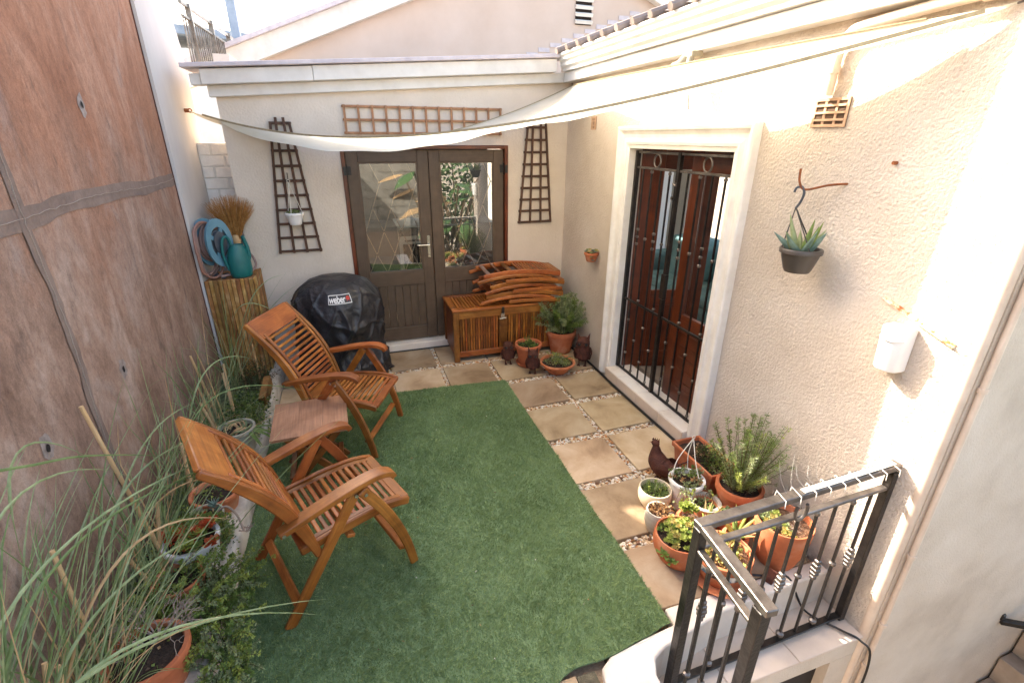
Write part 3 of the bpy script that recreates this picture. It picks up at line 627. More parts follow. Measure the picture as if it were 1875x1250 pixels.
# ------------------------------------------------------------------ left boundary
bw = thing('boundary_wall', 'tall rust brown stained concrete wall on the left with patched joints and bolt holes', 'wall', (0, 0, 0))
BX = -2.95
slabs = [(-4.6, -.90, -.3, 1.82), (-4.6, -.90, 1.82, 3.25), (-.90, 1.14, -.3, 1.82), (-.90, 1.14, 1.82, 3.25)]
for (a, c, z0, z1) in slabs:
    m_ = MB(); m_.box(BX-.25, BX, a, c, z0, z1); m_.build('concrete_slab', 'brownwall', bw)
def filler(horizontal, a0, a1, cst, wdt):
    m_ = MB(); n = 60; v = []; f = []; sl = 0
    for i in range(n+1):
        t = a0+(a1-a0)*i/n; wv = .012*math.sin(i*.31)+.006*math.sin(i*.9+1); lo = cst+wv-wdt/2+rnd(-.006, .006); hi = cst+wv+wdt/2+rnd(-.006, .006)
        for q in (lo, hi): v.append((BX+.0035, t, q) if horizontal else (BX+.0045, q, t))
    m_.add(v, [(2*i, 2*i+1, 2*i+3, 2*i+2) if not horizontal else (2*i, 2*i+2, 2*i+3, 2*i+1) for i in range(n)]); o = m_.build('joint_filler', 'filler', bw)
    m_ = MB(); P = []
    for i in range(n*2+1):
        t = a0+(a1-a0)*i/(2*n); q = cst+.012*math.sin(i*.155)+rnd(-.004, .004)
        P.append((BX+.005, t, q) if horizontal else (BX+.006, q, t))
    m_.sweep(P, .0018, .0025, up=(1, 0, 0)); m_.build('hairline_crack', 'crack', o)
filler(True, -4.5, 1.13, 1.82, .085); filler(False, .0, 3.2, -.90, .06)
for (y, z) in ((-.07, 2.265), (-1.30, .98), (-.53, .97)):
    m_ = MB(); v = [(BX+.002, y+.042*math.cos(t)*rnd(.7, 1.3), z+.06*math.sin(t)*rnd(.7, 1.2)) for t in np.linspace(0, 6.28, 17)[:-1]]
    m_.add(v, [tuple(range(16))]); o = m_.build('bolt_hole', 'holering', bw)
    m_ = MB(); v = [(BX+.0045, y+.012*math.cos(t)*rnd(.8, 1.3), z+.017*math.sin(t)*rnd(.8, 1.3)) for t in np.linspace(0, 6.28, 13)[:-1]]; m_.add(v, [tuple(range(12))]); m_.build('opening', 'hole', o)  # flat dark disc painted as the shaded depth of the bolt recess
ww = thing('white_wall', 'tall plain white wall between the brown wall and back passage', 'wall', (0, 0, 0))
b = MB(); b.prism([(1.155, -.3), (1.155, 3.34), (1.4, 3.45), (1.75, 3.5), (1.95, 3.2), (2.12, 2.95), (2.18, 2.8), (2.18, -.3)], lambda a, c, s: (-3.2 if s == 0 else -2.925, a, c)); b.build('face', 'whitewall', ww)  # top beyond the view is raised to keep sun off the paving
b = MB(); b.box(-2.96, -2.9455, 1.1405, 1.1545, -.2, 3.2); b.build('edge_seam', 'rust', ww)
# low painted brick wall closing the passage
lw = thing('brick_wall', 'low white painted brick wall beside the wooden box at the passage', 'wall', (0, 0, 0))
b = MB(); b.box(-2.924, -2.622, 1.95, 2.12, -.2, 2.06); b.build('core', 'mortar', lw)
for r_ in range(22):
    z = -.1+r_*.098; off = -.12 if r_ % 2 else -.02; x = -2.924+off
    while x < -2.622:
        a, c = max(x, -2.9235), min(x+.215, -2.6225)
        if c-a > .02:
            m_ = MB(); d_ = rnd(.007, .013); m_.box(a+.004, c-.004, 1.95-d_, 1.9495, z+.005, z+.092); m_.build('brick', 'whitebrick', lw, bevel=.008, seg=2)
        x += .225
# planting bed
kb = MB(); n = 40
kv = []
for i in range(n+1):
    y = -3.2+i/n*4.9; j1, j2 = rnd(-.004, .004), rnd(-.006, .006); t = .135+.012*math.sin(i*.7)+rnd(-.003, .003)
    kv += [(-2.465+j1, y, -.05), (-2.470+j1, y, t-.012), (-2.484+j1, y, t), (-2.578+j2, y, t-.006), (-2.59+j2, y, .0)]
kf = []
for i in range(n):
    for k in range(4): a = i*5+k; kf.append((a, a+5, a+6, a+1))
kb.add(kv, [q[::-1] for q in kf]); tag(kb.build('bed_kerb', 'kerb', smooth=True, angle=50), 'long low pale concrete kerb edging the planting bed', 'kerb')
b = MB(); b.grid(lambda u, v: (-2.96+u*.40, -3.3+v*5.3, .095+.018*math.sin(u*9+v*31)+.012*math.sin(v*77+u*5)+rnd(-.006, .006)), 16, 160)
o = struct(b.build('planting_bed', 'moss', smooth=True, angle=90))
b = MB(); b.tube(hermite([(-2.87, -2.0, .14), (-2.865, -1.5, .135), (-2.88, -1.2, .13), (-2.90, -.9, .115)]), .013, 8)
tag(b.build('drain_hose', 'black', smooth=True), 'black plastic hose lying on the moss beside the brown wall', 'hose')

# ------------------------------------------------------------------ patio front edge, ledge, steps
cp = thing('patio_edge', 'white painted rounded coping at the front edge of the patio by the railing', 'coping', (0, 0, 0))
def edge_poly(s):
    pts = [(.50, -2.035), (-.47, -2.035), (-.475, -2.12), (-.66, -2.14), (-.84, -2.165), (-.90, -2.20), (-.915, -2.26), (-.895, -2.36), (-.90, -2.60), (-.90, -3.0), (-.70, -3.0), (-.70, -2.55), (-.69, -2.30), (-.655, -2.235), (-.58, -2.205), (-.2, -2.135), (.50, -2.115)]
    return pts
b = MB(); b.prism(edge_poly(0)[::-1], lambda a, c, s: (a, c, -.34 if s == 0 else .006+.003*math.sin(a*7))); b.build('coping_top', 'coping', cp, bevel=.012, seg=3)
b = MB(); b.box(-1.015, -.93, -2.62, -2.19, -.06, -.012); b.build('crumbled_joint', 'debris', cp)
ld = thing('stair_ledge', 'pale tiled ledge carrying the black railing', 'ledge', (0, 0, 0))
for (a, c) in ((-.69, -.30), (-.297, .10), (.103, .519)):
    b = MB(); b.box(a, c, -2.355, -2.11, -.215, -.2); b.build('tile', 'ledge', ld, bevel=.003)
b = MB(); b.box(-.69, .519, -2.345, -2.12, -.34, -.2155); b.build('slab', 'smoothwall', ld, bevel=.01)
b = MB(); b.box(-.689, .359, -2.29, -2.25, -2.6, -.3405); b.build('basement_door', 'basement', ld)  # flat dark panel stands in for the shaded void under the ledge
b = MB(); b.box(.36, .519, -2.34, -1.56, -2.6, -.345); b.build('pier', 'smoothwall', ld)
st = thing('tiled_steps', 'dirty brown tiled steps at the lower right corner', 'steps', (0, 0, 0))
for k in range(5):
    for q in range(3):
        b = MB(); x0 = 1.80+k*.115; b.box(x0+.001, x0+.60, -2.37-.36*(q+1), -2.372-.36*q, -1.62+.2*k, -1.422+.2*k); b.build('tile', 'tiles', st, bevel=.004)
br = thing('handrail_bracket', 'black metal handrail end at the lower right edge', 'bracket', (1.80, -2.40, -.60))
b = MB(); b.bar((0, .04, 0), (.5, -.30, .02), .035, .035); b.build('rail', 'blackmetal', br, bevel=.004); b = MB(); b.bar((0, .04, .015), (0, .04, .06), .02, .03, up=(1, 0, 0)); b.build('tip', 'blackmetal', br, bevel=.004)

# ------------------------------------------------------------------ beyond the roof
gb = thing('gable_house', 'pale pink gabled house rising behind the back roof', 'building', (0, 5, 0))
ap = (1.83, 5.10); L_, R_ = (-3.6, 2.93), (7.3, 2.91)
b = MB(); b.prism([(-3.2, 2.3), (6.8, 2.3), (6.8, 2.95), ap, (-3.2, 2.95)][::-1], lambda a, c, s: (a, 0 if s else .25, c-.12)); b.build('gable_wall', 'gablewall', gb)
for (p, q) in ((L_, ap), (ap, R_)):
    b = MB(); b.add([(x, y, z+h) for (x, z) in (p, q) for y in (-.16, -.02) for h in (-.26, .0)], [(0, 1, 3, 2), (4, 6, 7, 5), (0, 4, 5, 1), (2, 3, 7, 6), (0, 2, 6, 4), (1, 5, 7, 3)]); b.build('barge_board', 'trimwhite', gb)
    b = MB(); b.add([(x, y, z+h) for (x, z) in (p, q) for y in (-.24, 6) for h in (.002, .06)], [(0, 1, 3, 2), (4, 6, 7, 5), (0, 4, 5, 1), (2, 3, 7, 6), (0, 2, 6, 4), (1, 5, 7, 3)]); b.build('roof', 'roofgrey', gb)
b = MB(); b.box(2.12, 2.40, -.012, -.001, 3.80, 4.6); lv = b.build('louvre_vent', 'hole', gb)
for k in range(8): m_ = MB(); m_.bar((2.11, -.03, 3.84+.1*k), (2.41, -.03, 3.84+.1*k), .05, .045, up=(0, -.5, 1)); m_.build('slat', 'trimwhite', lv)
for k in range(11):
    b = MB(); x = 1.1+k*.2; z = 3.24+k*.075; b.box(x, x+.19, -.012, -.001, z, z+.06); b.build('step_flashing', 'roofgrey', gb)
# neighbour's balcony and pole
nb = thing('balcony_railing', 'dark grey balcony railing above the white wall, top left', 'railing', (-3.05, 3.2, 2.7))
nbx = lambda t: (-.02+.04*t, t*3.6, 0)
for z, r_ in ((.72-.05, .015), (.60-.05, .010), (.08-.05, .012)):
    b = MB(); b.bar((-.02, 0, z), (.22, 4.2, z), .03, r_*2); b.build('rail', 'galv' if z < .1 else 'wornmetal', nb)
for k in range(52):
    t = k/51; big = k % 10 == 3; b = MB(); x, y = -.02+.24*t, 4.2*t
    b.bar((x, y, 0), (x, y, .70 if big else .56), .05 if big else .014, .05 if big else .014, up=(0, 1, 0)); b.build('post' if big else 'baluster', 'wornmetal', nb)
pl = MB(); pl.bar((-2.93, 5.6, 2.2), (-2.93, 5.6, 6.5), .12, .12, up=(0, 1, 0)); tag(pl.build('pole', 'galv', bevel=.01), 'blue grey square pole rising behind the back roof, left', 'pole')
fr = thing('far_roof', 'low pale blue far roof behind the balcony, top left', 'building', (-4.2, 11, 2.4))
b = MB(); b.box(-3, 2.9, 0, 3, -4.9, 1.55); b.build('wall', 'roomwall', fr); b = MB(); b.add([(-3.2, -.3, 1.95), (3.2, -.3, 1.56), (3.2, 3, 1.56), (-3.2, 3, 1.95), (-3.2, -.3, 2.15), (3.2, -.3, 1.70), (3.2, 3, 1.7), (-3.2, 3, 2.15)], [(0, 1, 2, 3), (4, 5, 6, 7), (0, 1, 5, 4), (1, 2, 6, 5), (2, 3, 7, 6), (3, 0, 4, 7)]); b.build('roof', 'galv', fr)

# ------------------------------------------------------------------ what stands behind the camera (seen in the glass)
gw = thing('garden_wall', 'white block garden wall behind the viewpoint, mirrored in the left door glass', 'wall', (0, -6.0, 0))
b = MB(); b.box(-3.2, .25, -.2, 0, -2.6, 1.75); b.build('core', 'tiles', gw)
for r_ in range(9):
    for k in range(8):
        x = -3.2+k*.44-(.22 if r_ % 2 else 0); a, c = max(x, -3.2), min(x+.43, .25)
        if c-a > .05: b = MB(); b.box(a, c, .001, .018, -.05+r_*.2, -.05+r_*.2+.19); b.build('block', 'greyblock', gw)
def strel(x, y, k):
    t = thing('strelitzia', ('broad leaved garden plant nearest the white garden wall behind the viewpoint', 'broad leaved garden plant standing closest behind the viewpoint', 'broad leaved garden plant between two others behind the viewpoint', 'broad leaved garden plant farthest back beside the hedge', 'broad leaved garden plant at the far right behind the viewpoint')[k], 'plant', (x, y, -1.2), 0, 'broad leaved plants mirrored in the glass')
    lf = MB(); sm = MB()
    for i in range(13):
        a = rnd(0, 6.28); ln = rnd(1.2, 2.7); tip = np.array((math.cos(a)*ln*.38, math.sin(a)*ln*.38, ln)); sm.tube([(0, 0, 0), tip*.55+(0, 0, .1), tip], .018, 5)
        d = np.array((math.cos(a), math.sin(a), rnd(-.2, .5))); d /= np.linalg.norm(d); P = [tip+d*u*.62-np.array((0, 0, .22*u*u)) for u in np.linspace(0, 1, 7)]
        lf.blade(P, [.03, .18, .25, .26, .22, .13, .01], (-math.sin(a), math.cos(a), .2), 0 if rnd(0, 1) < .75 else 1)
    lf.build('leaves', ['strel', 'lf_dry'], t, smooth=True); sm.build('stalks', 'stem', t)
for k, (x, y) in enumerate(((.55, -5.2), (1.05, -4.8), (1.5, -5.5), (.8, -6.2), (2.1, -5.2))): strel(x, y, k)

hg = thing('hedge', 'dark leafy hedge behind the viewpoint, mirrored in the door glass', 'hedge', (1.9, -6.9, -2.6))  # added, unseen: gives the glass reflection a dark backdrop
_n = 5200; _p = rng.uniform((-1.6, -.5, 0), (2.2, .4, 4.4), (_n, 3)); _d = rng.normal(size=(_n, 3)); _d[:, 1] += .6
b = MB(); b.leaves(_p, _d, rng.uniform(.10, .2, _n), .09, rng.integers(0, 2, _n)); b.build('foliage', ['lf_dark', 'strel'], hg)
b = MB()
for k in range(7): b.tube([(-1.4+.55*k, 0, 0), (-1.3+.55*k, .05, 1.6), (-1.35+.56*k, -.05, 4.0)], [.05, .04, .015], 6)
b.build('trunks', 'stem', hg)

# ------------------------------------------------------------------ shade sail
ss = thing('shade_sail', 'cream shade sail slung across the patio from left wall to right wall', 'shade sail', (0, 0, 0))
HK, RC, KC = np.array((-2.885, 1.80, 2.315)), np.array((.50, -2.09, 2.545)), np.array((.495, 1.44, 2.585))
def hem(t):                                               # front edge: sags and is cut to a curve
    p = HK+(RC-HK)*t; q = 4*t*(1-t); p = p+np.array((.16, .17, 0))*q*.5
    return p+np.array((0, 0, -.31*q*(1-.42*(t-.35))-.10*math.sin(math.pi*t)**2*(t < .62)*0))
def far(t):
    if t < .55:
        u = t/.55; p = HK+(KC-HK)*u; q = 4*u*(1-u); return p+np.array((.06, -.42, -.40*(1.12-.5*u)))*q
    u = (t-.55)/.45; p = KC+(RC-KC)*u; q = 4*u*(1-u); return p+np.array((-.30, 0, -.05))*q
def sail(u, v):
    a, c = hem(u), far(u); p = a+(c-a)*v
    belly = math.sin(math.pi*min(1, v*1.0))*(.13*math.sin(math.pi*u)**.8)
    wr = .006*math.sin(u*60+v*9)*math.sin(math.pi*v)
    return p+np.array((0, 0, -belly+wr))
b = MB(); b.grid(sail, 90, 36); o = b.build('canopy', 'sail', ss, smooth=True, angle=180)
P = [hem(t)+np.array((0, 0, .004)) for t in np.linspace(0.03, .985, 70)]
b = MB(); b.sweep(P, .006, .014); b.build('front_hem', 'webbing', ss)
P = [far(t)+np.array((0, 0, .003)) for t in np.linspace(.02, .97, 70)]; b = MB(); b.sweep(P, .022, .004); b.build('back_hem', 'webbing', ss)
b = MB(); b.tube([RC, RC+np.array((.0, -.05, .01))], .004, 6); b.tube([RC+np.array((0, -.03, 0)), (.52, -2.16, 2.56)], .01, 8); b.tube([KC, (.52, 1.50, 2.62)], .006, 6); b.build('tie', 'wornmetal', ss)
hk = thing('wall_eye', 'rusty eye bolt holding the left corner of the shade sail', 'eye bolt', (-2.925, 1.81, 2.318))
b = MB(); b.tube([(0, 0, 0), (.03, 0, 0)], .016, 8); b.build('plate', 'rustbright', hk, smooth=True)
b = MB(); b.tube([(.03+.013*(1-math.cos(t)), -.006, .014*math.sin(t)) for t in np.linspace(0, 6.28, 14)], .005, 6); b.build('ring', 'rustbright', hk, smooth=True)

# ------------------------------------------------------------------ trellises
def trellis_fan(name, label, xs_top, xs_bot, zt, zb, rails, horns, y=1.535, m='trellisdark'):
    cx = sum(xs_bot)/len(xs_bot); t = thing(name, label, 'trellis', (cx, BY, zb), 0, 'wooden trellises on the back wall')
    for a, c in zip(xs_top, xs_bot):
        b = MB(); b.bar((c-cx, -.030, 0), (a-cx, -.030, zt-zb+(horns if a in xs_top[1:3] else 0)), .022, .014, up=(0, 1, 0)); b.build('upright', m, t, bevel=.002)
    for z in rails:
        u = (z-zb)/(zt-zb); l_ = xs_bot[0]+(xs_top[0]-xs_bot[0])*u; r_ = xs_bot[-1]+(xs_top[-1]-xs_bot[-1])*u
        b = MB(); b.bar((l_-cx-.014, -.0145, z-zb), (r_-cx+.014, -.0145, z-zb), .022, .014, up=(0, 1, 0)); b.build('cross_slat', m, t, bevel=.002)
    return t
trellis_fan('trellis', 'dark wooden fan trellis left of the french doors', [-2.243, -2.20, -2.14, -2.097], [-2.345, -2.225, -2.11, -1.99], 2.235, 1.115,
            [1.13, 1.255, 1.38, 1.505, 1.63, 1.755, 1.88, 2.005, 2.10, 2.225], .035)
trellis_fan('trellis', 'brown wooden fan trellis right of the french doors', [.085, .135, .215, .265], [.0, .12, .24, .355], 2.30, 1.285,
            [1.295, 1.41, 1.525, 1.64, 1.755, 1.87, 1.985, 2.10, 2.215], .03)
t = thing('trellis', 'long horizontal tan trellis above the french doors', 'trellis', (-.92, BY, 2.14), 0, 'wooden trellises on the back wall')
for k in range(13):
    x = -.715+1.43*k/12; b = MB(); b.bar((x, -.030, 0), (x, -.030, .24), .02, .014, up=(0, 1, 0)); b.build('upright', 'trellistan', t, bevel=.002)
for z in (.012, .12, .228): b = MB(); b.bar((-.735, -.0145, z), (.735, -.0145, z), .02, .014, up=(0, 1, 0)); b.build('cross_slat', 'trellistan', t, bevel=.002)

# ------------------------------------------------------------------ folding armchairs
def arc(p, q, bend, n=9, axis=(0, 0, 1)):
    p, q, axis = (np.asarray(x, float) for x in (p, q, axis)); return [p+(q-p)*t+axis*bend*4*t*(1-t) for t in np.linspace(0, 1, n)]
def chair(label, loc, rz):
    t = thing('folding_armchair', label, 'armchair', loc, rz, 'slatted wooden folding armchairs'); hw = .265
    bk = lambda u: np.array((-.135-.315*u-.05*math.sin(math.pi*u)*-1+(-.035*u**4), 0, .355+.60*u))     # line of the back
    st = lambda u: np.array((-.20+.55*u, 0, .37+.055*u-.055*u**5))                                    # line of the seat
    for s in (-1, 1):
        y = s*hw
        b = MB(); P = [(-.275, y, .545), (-.12, y, .585), (.05, y, .622), (.18, y, .636), (.245, y, .618), (.262, y, .592)]
        P = hermite(P, 5); b.sweep(P, [.052+.018*math.sin(math.pi*min(1, i/len(P)*1.15)) for i in range(len(P))], .028); b.build('armrest', 'wood', t, bevel=.008, seg=2, smooth=True)
        b = MB(); b.sweep(arc((.085, y-s*.006, .60), (-.315, y-s*.006, 0), .0), .022, .052, up=(1, 0, .6)); b.build('leg', 'wood', t, bevel=.005)
        b = MB(); b.sweep(arc((.095, y+s*.018, .595), (.325, y+s*.018, 0), .035, axis=(1, 0, .4)), .022, [.05, .052, .054, .054, .052, .05, .048, .046, .044], up=(1, 0, .4)); b.build('leg', 'wood', t, bevel=.005)
        b = MB(); b.sweep([st(u)+(0, s*(hw-.035), 0) for u in np.linspace(0, 1, 12)], .022, [.042+.012*math.sin(math.pi*u) for u in np.linspace(0, 1, 12)]); b.build('seat_rail', 'wood', t, bevel=.006, smooth=True)
        b = MB(); b.sweep([bk(u)+(0, s*(hw-.020), 0) for u in np.linspace(-.06, 1.0, 14)], .026, [.034+.024*math.sin(math.pi*min(1, u*1.1)) for u in np.linspace(0, .95, 14)], up=(1, 0, .5)); b.build('back_stile', 'wood', t, bevel=.006, smooth=True)
        b = MB(); b.sweep([bk(u)+(.012, s*(hw-.062), .006) for u in np.linspace(.06, .86, 12)], .024, .022, up=(1, 0, .5)); b.build('inner_stile', 'wood', t, bevel=.004, smooth=True)
        b = MB(); b.sweep([st(u)+(0, s*(hw-.068), .004) for u in np.linspace(.06, .94, 8)], .03, .022); b.build('inner_rail', 'wood', t, bevel=.004)
        for (x, z, q) in ((.07, .575, s*.02), (.11, .57, s*.034), (-.26, .545, s*.03)):
            b = MB(); b.tube([(x, y+q*.3, z), (x, y+q, z)], .009, 8); b.build('bolt', 'steel', t, smooth=True)
    wd_ = hw-.045
    P = bk(.93); b = MB(); b.grid(lambda u, v: bk(.84+.17*v)+np.array((.016-.012*math.sin(math.pi*v)*0, (2*u-1)*(wd_+.012), .002-.0*u)), 6, 4)
    b2 = MB(); n_ = 6
    vv = []
    for v in np.linspace(0, 1, n_):
        c = bk(.83+.18*v); 
        for (dx, yy) in ((.018, wd_+.012), (.018, -wd_-.012), (-.006, -wd_-.012), (-.006, wd_+.012)): vv.append((c[0]+dx, yy, c[2]+dx*.4))
    ff = [(0, 1, 2, 3)]+[(i*4+k, (i+1)*4+k, (i+1)*4+(k+1) % 4, i*4+(k+1) % 4) for i in range(n_-1) for k in range(4)]+[tuple((n_-1)*4+k for k in (3, 2, 1, 0))]
    b2.add(vv, ff, 0, [(q[1], q[0]+3, q[2]) for q in vv]); b2.build('head_rail', 'wood', t, bevel=.004, smooth=True)
    for u, w_ in ((.10, .06),):
        c = bk(u); b = MB(); b.bar(c+(.010, -wd_+.03, 0), c+(.010, wd_-.03, 0), w_, .02, up=(1, 0, .5)); b.build('lower_rail', 'wood', t, bevel=.004)
    for k in range(13):
        c = bk(.175+.64*k/12); b = MB(); b.bar(c+(.013, -wd_+.022, 0), c+(.013, wd_-.022, 0), .020, .014, up=(1, 0, .5)); b.build('back_slat', 'wood', t, bevel=.005, seg=2)
    for u, w_ in ((.045, .05), (.965, .055)):
        c = st(u); b = MB(); b.bar(c+(0, -wd_, .003), c+(0, wd_, .003), w_, .024); b.build('seat_end_rail', 'wood', t, bevel=.006, seg=2)
    for k in range(13):
        c = st(.13+.76*k/12); b = MB(); b.bar(c+(0, -wd_+.03, .006), c+(0, wd_-.03, .006), .022, .014); b.build('seat_slat', 'wood', t, bevel=.005, seg=2)
    for (x, z, q) in ((-.255, .10, hw-.02), (.275, .12, hw+.006), (.03, .335, hw-.02)):
        b = MB(); b.bar((x, -q, z), (x, q, z), .04, .02, up=(-.7, 0, 1) if x < 0 else (.4, 0, 1)); b.build('stretcher', 'wood', t, bevel=.003)
    return t
chair('slatted wooden folding armchair in the foreground beside the planting bed', (-1.997, -1.23, .010), R(21.5))
chair('slatted wooden folding armchair beside the black barbecue cover, behind side table', (-1.905, .03, .010), R(-24.5))

# side table
tb = thing('side_table', 'low square brown wooden side table between the two armchairs', 'table', (-2.095, -.41, .010), R(1.5))
for k in range(3):
    b = MB(); x = -.225+.15*k; b.box(x+.0002, x+.1498, -.228, .228, .425, .443); b.build('top_board', 'tabletop', tb, bevel=.0008)
for s in (-1, 1):
    for sx in (-1, 1):
        b = MB(); b.bar((sx*.17, s*(.17 if sx > 0 else .145), .42), (-sx*.19, s*(.17 if sx > 0 else .145), 0), .02, .045, up=(1, 0, .4)); b.build('leg', 'wood_dark', tb, bevel=.003)
for x in (-.15, .15): b = MB(); b.bar((x, -.16, .10), (x, .16, .10), .035, .018); b.build('stretcher', 'wood_dark', tb, bevel=.003)
b = MB(); b.bar((-.1, -.2, .405), (-.1, .2, .405), .04, .025); b.bar((.1, -.2, .405), (.1, .2, .405), .04, .025); b.build('batten', 'wood_dark', tb)

# ------------------------------------------------------------------ storage chest
ch = thing('storage_chest', 'slatted orange brown wooden storage chest in front of the french doors', 'chest', (-.29, 1.29, 0), 0)
cw, cd, chh = .53, .235, .535
for sx in (-1, 1):
    for sy in (-1, 1): b = MB(); b.box(sx*cw-.028, sx*cw+.028, sy*cd-.02, sy*cd+.02, 0, chh-.001); b.build('corner_post', 'wood_dark', ch, bevel=.004)
for z0, z1 in ((.05, .11), (chh-.075, chh-.002)): b = MB(); b.box(-cw+.0285, cw-.0285, -cd-.012, -cd+.012, z0, z1); b.build('front_rail', 'wood', ch, bevel=.003)
n = 37
for k in range(n):
    x = -cw+.035+(2*cw-.07)*(k+.5)/n
    if abs(x+.04) < .045: continue
    b = MB(); b.box(x-.0095, x+.0095, -cd-.008, -cd+.006, .11, chh-.075); b.build('front_slat', 'wood' if k % 3 else 'wood_dark', ch, bevel=.002)
b = MB(); b.box(-.085, .005, -cd-.010, -cd+.008, .11, chh-.075); b.build('front_board', 'wood_dark', ch, bevel=.003)
for sx in (-1, 1): b = MB(); b.box(sx*cw-.012, sx*cw+.012, -cd+.021, cd-.021, .05, chh-.003); b.build('side_panel', 'wood_dark', ch)
b = MB(); b.box(-cw+.029, cw-.029, cd-.012, cd+.01, .05, chh-.003); b.build('back_panel', 'wood_dark', ch)
b = MB(); b.box(-cw+.02, cw-.02, -cd+.015, cd-.015, .06, .08); b.build('inside', 'hole', ch)
lid = bpy.data.objects.new('lid', None); C.objects.link(lid); lid.parent = ch
for y0, y1 in ((-cd-.022, -cd+.04), (cd-.03, cd+.022)): b = MB(); b.box(-cw-.035, cw+.035, y0, y1, chh, chh+.024); b.build('frame_rail', 'wood', lid, bevel=.006, seg=2)
for sx in (-1, 1): b = MB(); b.box(min(sx*(cw-.03), sx*(cw+.035)), max(sx*(cw-.03), sx*(cw+.035)), -cd+.0405, cd-.0305, chh, chh+.0235); b.build('frame_rail', 'wood', lid, bevel=.005)
for k in range(30):
    x = -cw+.035+(2*cw-.07)*(k+.5)/30; b = MB(); b.box(x-.012, x+.012, -cd+.041, cd-.031, chh+.002, chh+.020); b.build('slat', 'wood', lid, bevel=.003)
b = MB(); b.box(-.062, -.034, -cd-.034, -cd-.0225, chh-.045, chh+.02); b.build('hasp', 'black', ch, bevel=.003)
b = MB(); b.box(-.068, -.028, -cd-.022, -cd-.0125, chh-.10, chh-.05); b.bar((-.085, -cd-.026, chh-.105), (-.015, -cd-.026, chh-.103), .008, .012); b.build('latch', 'steel', ch, bevel=.002)
# folded chairs stacked on the chest
def folded(z, dx, dy, rz, label):
    t = thing('folded_chair', label, 'chair', (-.10+dx, 1.30+dy, z), rz, 'folded wooden chairs stacked on the chest'); L = .44
    for s in (-1, 1):
        b = MB(); b.sweep(arc((-L, s*.225, .012), (L*.75, s*.225, .022), .05), .03, .034); b.build('armrest', 'wood', t, bevel=.008, seg=2, smooth=True)
        b = MB(); b.sweep(arc((-L*.85, s*.195, .06), (L*1.0, s*.195, .045), .045), .024, .042); b.build('back_stile', 'wood', t, bevel=.006, seg=2, smooth=True)
        b = MB(); b.sweep(arc((-L*.35, s*.245, .018), (L*.9, s*.245, .0), .012), .02, .036); b.build('leg', 'wood', t, bevel=.006, seg=2)
    for k in range(4): x = -L*.72+k*.115; b = MB(); b.bar((x, -.183, .082+.02*math.sin(k)), (x, .183, .082+.02*math.sin(k)), .045 if k in (0, 2) else .03, .018); b.build('cross_rail', 'wood_dark', t, bevel=.004)
    for k in range(11):
        x = .02+k*.034; b = MB(); b.bar((x, -.183, .098-.0022*k), (x, .183, .098-.0022*k), .019, .014); b.build('slat', 'wood', t, bevel=.003)
    b = MB(); b.bar((L*.94, -.183, .07), (L*.94, .183, .07), .07, .02); b.build('head_rail', 'wood', t, bevel=.005)
folded(.575, 0, -.02, R(-4), 'folded slatted wooden chair lying lowest on the storage chest')
folded(.675, .02, .01, R(2), 'folded slatted wooden chair in the middle of the stack on the chest')
folded(.775, -.02, .03, R(-3), 'folded slatted wooden chair on top of the stack on the chest')

# ------------------------------------------------------------------ barbecue under its cover
bq = thing('barbecue_cover', 'kettle barbecue under a black fabric cover with a white and red logo', 'barbecue', (-1.895, 1.13, 0))
TH0, H0 = R(-84), .80
def cov(th, h):                                            # th angle, h 0 floor .. 1 crown
    if h > .66: u = (h-.66)/.34; r = .392*math.cos(u*math.pi/2)**.66; z = .655+.315*math.sin(u*math.pi/2)
    else: u = h/.66; r = .40-.008*(1-u)+.012*math.sin(u*4); z = .012+.643*u
    k = max(0., 1-h/.86); k = k*(1.4-.4*k)
    fold = .13*abs(math.sin(th*3.5+.7*math.sin(2*th+1)+h*1.2))**1.5+.065*math.sin(th*9+2+h*5+1.2*math.sin(th*2))+.03*math.sin(th*19+h*13)
    f = 1+k*(fold-.03)+.010*math.sin(th*6+h*22)*math.sin(h*9+th)*min(1, (1-h)*3)
    pinch = 1-.10*math.exp(-((h-.34)/.16)**2)*(1-.5*math.sin(th*2))
    dr = .03*math.exp(-((h-.56)/.05)**2)*math.sin(th*5+1)          # cloth rucked below the bowl
    z += .022*math.sin(th*9)*max(0, 1-h/.4)**2-dr*.4
    top = min(1, (1-h)*4.5)
    cr = .030*(1-abs(math.sin(th*3+h*3+math.sin(h*7))))**4+.020*(1-abs(math.sin(th*5.5-h*8+2)))**5+.014*(1-abs(math.sin(h*15+th*2.5+math.sin(th*3))))**5
    calm = 1-.93*math.exp(-(((th+math.pi*2 if th < -4 else th)-(TH0 if th < 2 else TH0+2*math.pi))/.36)**4-((h-H0)/.075)**4); q = r*(1+(f-1)*calm)*pinch+dr*.5*calm+(cr*top-.012*top)*calm
    return np.array((q*math.cos(th), q*math.sin(th)*.96, max(z, .006)))
b = MB(); b.grid(lambda u, v: cov(u*2*math.pi, v*.9995), 300, 110); b.build('cover', 'cover', bq, smooth=True, angle=180)
def covn(th, h, off):
    e_ = 1e-3; p = cov(th, h); n_ = np.cross(cov(th+e_, h)-p, cov(th, h+e_)-p); n_ /= np.linalg.norm(n_); return p+n_*off
def logo(u, v, off): return covn(TH0+u/.36, H0+v*.80, off)    # u, v in metres on the cloth
def roundrect(a, c, r, n=5):
    return [(sx*(a-r)+r*math.cos(t), sy*(c-r)+r*math.sin(t)) for sx, sy, t0 in ((1, 1, 0), (-1, 1, 90), (-1, -1, 180), (1, -1, 270)) for t in np.radians(np.linspace(t0, t0+90, n))]
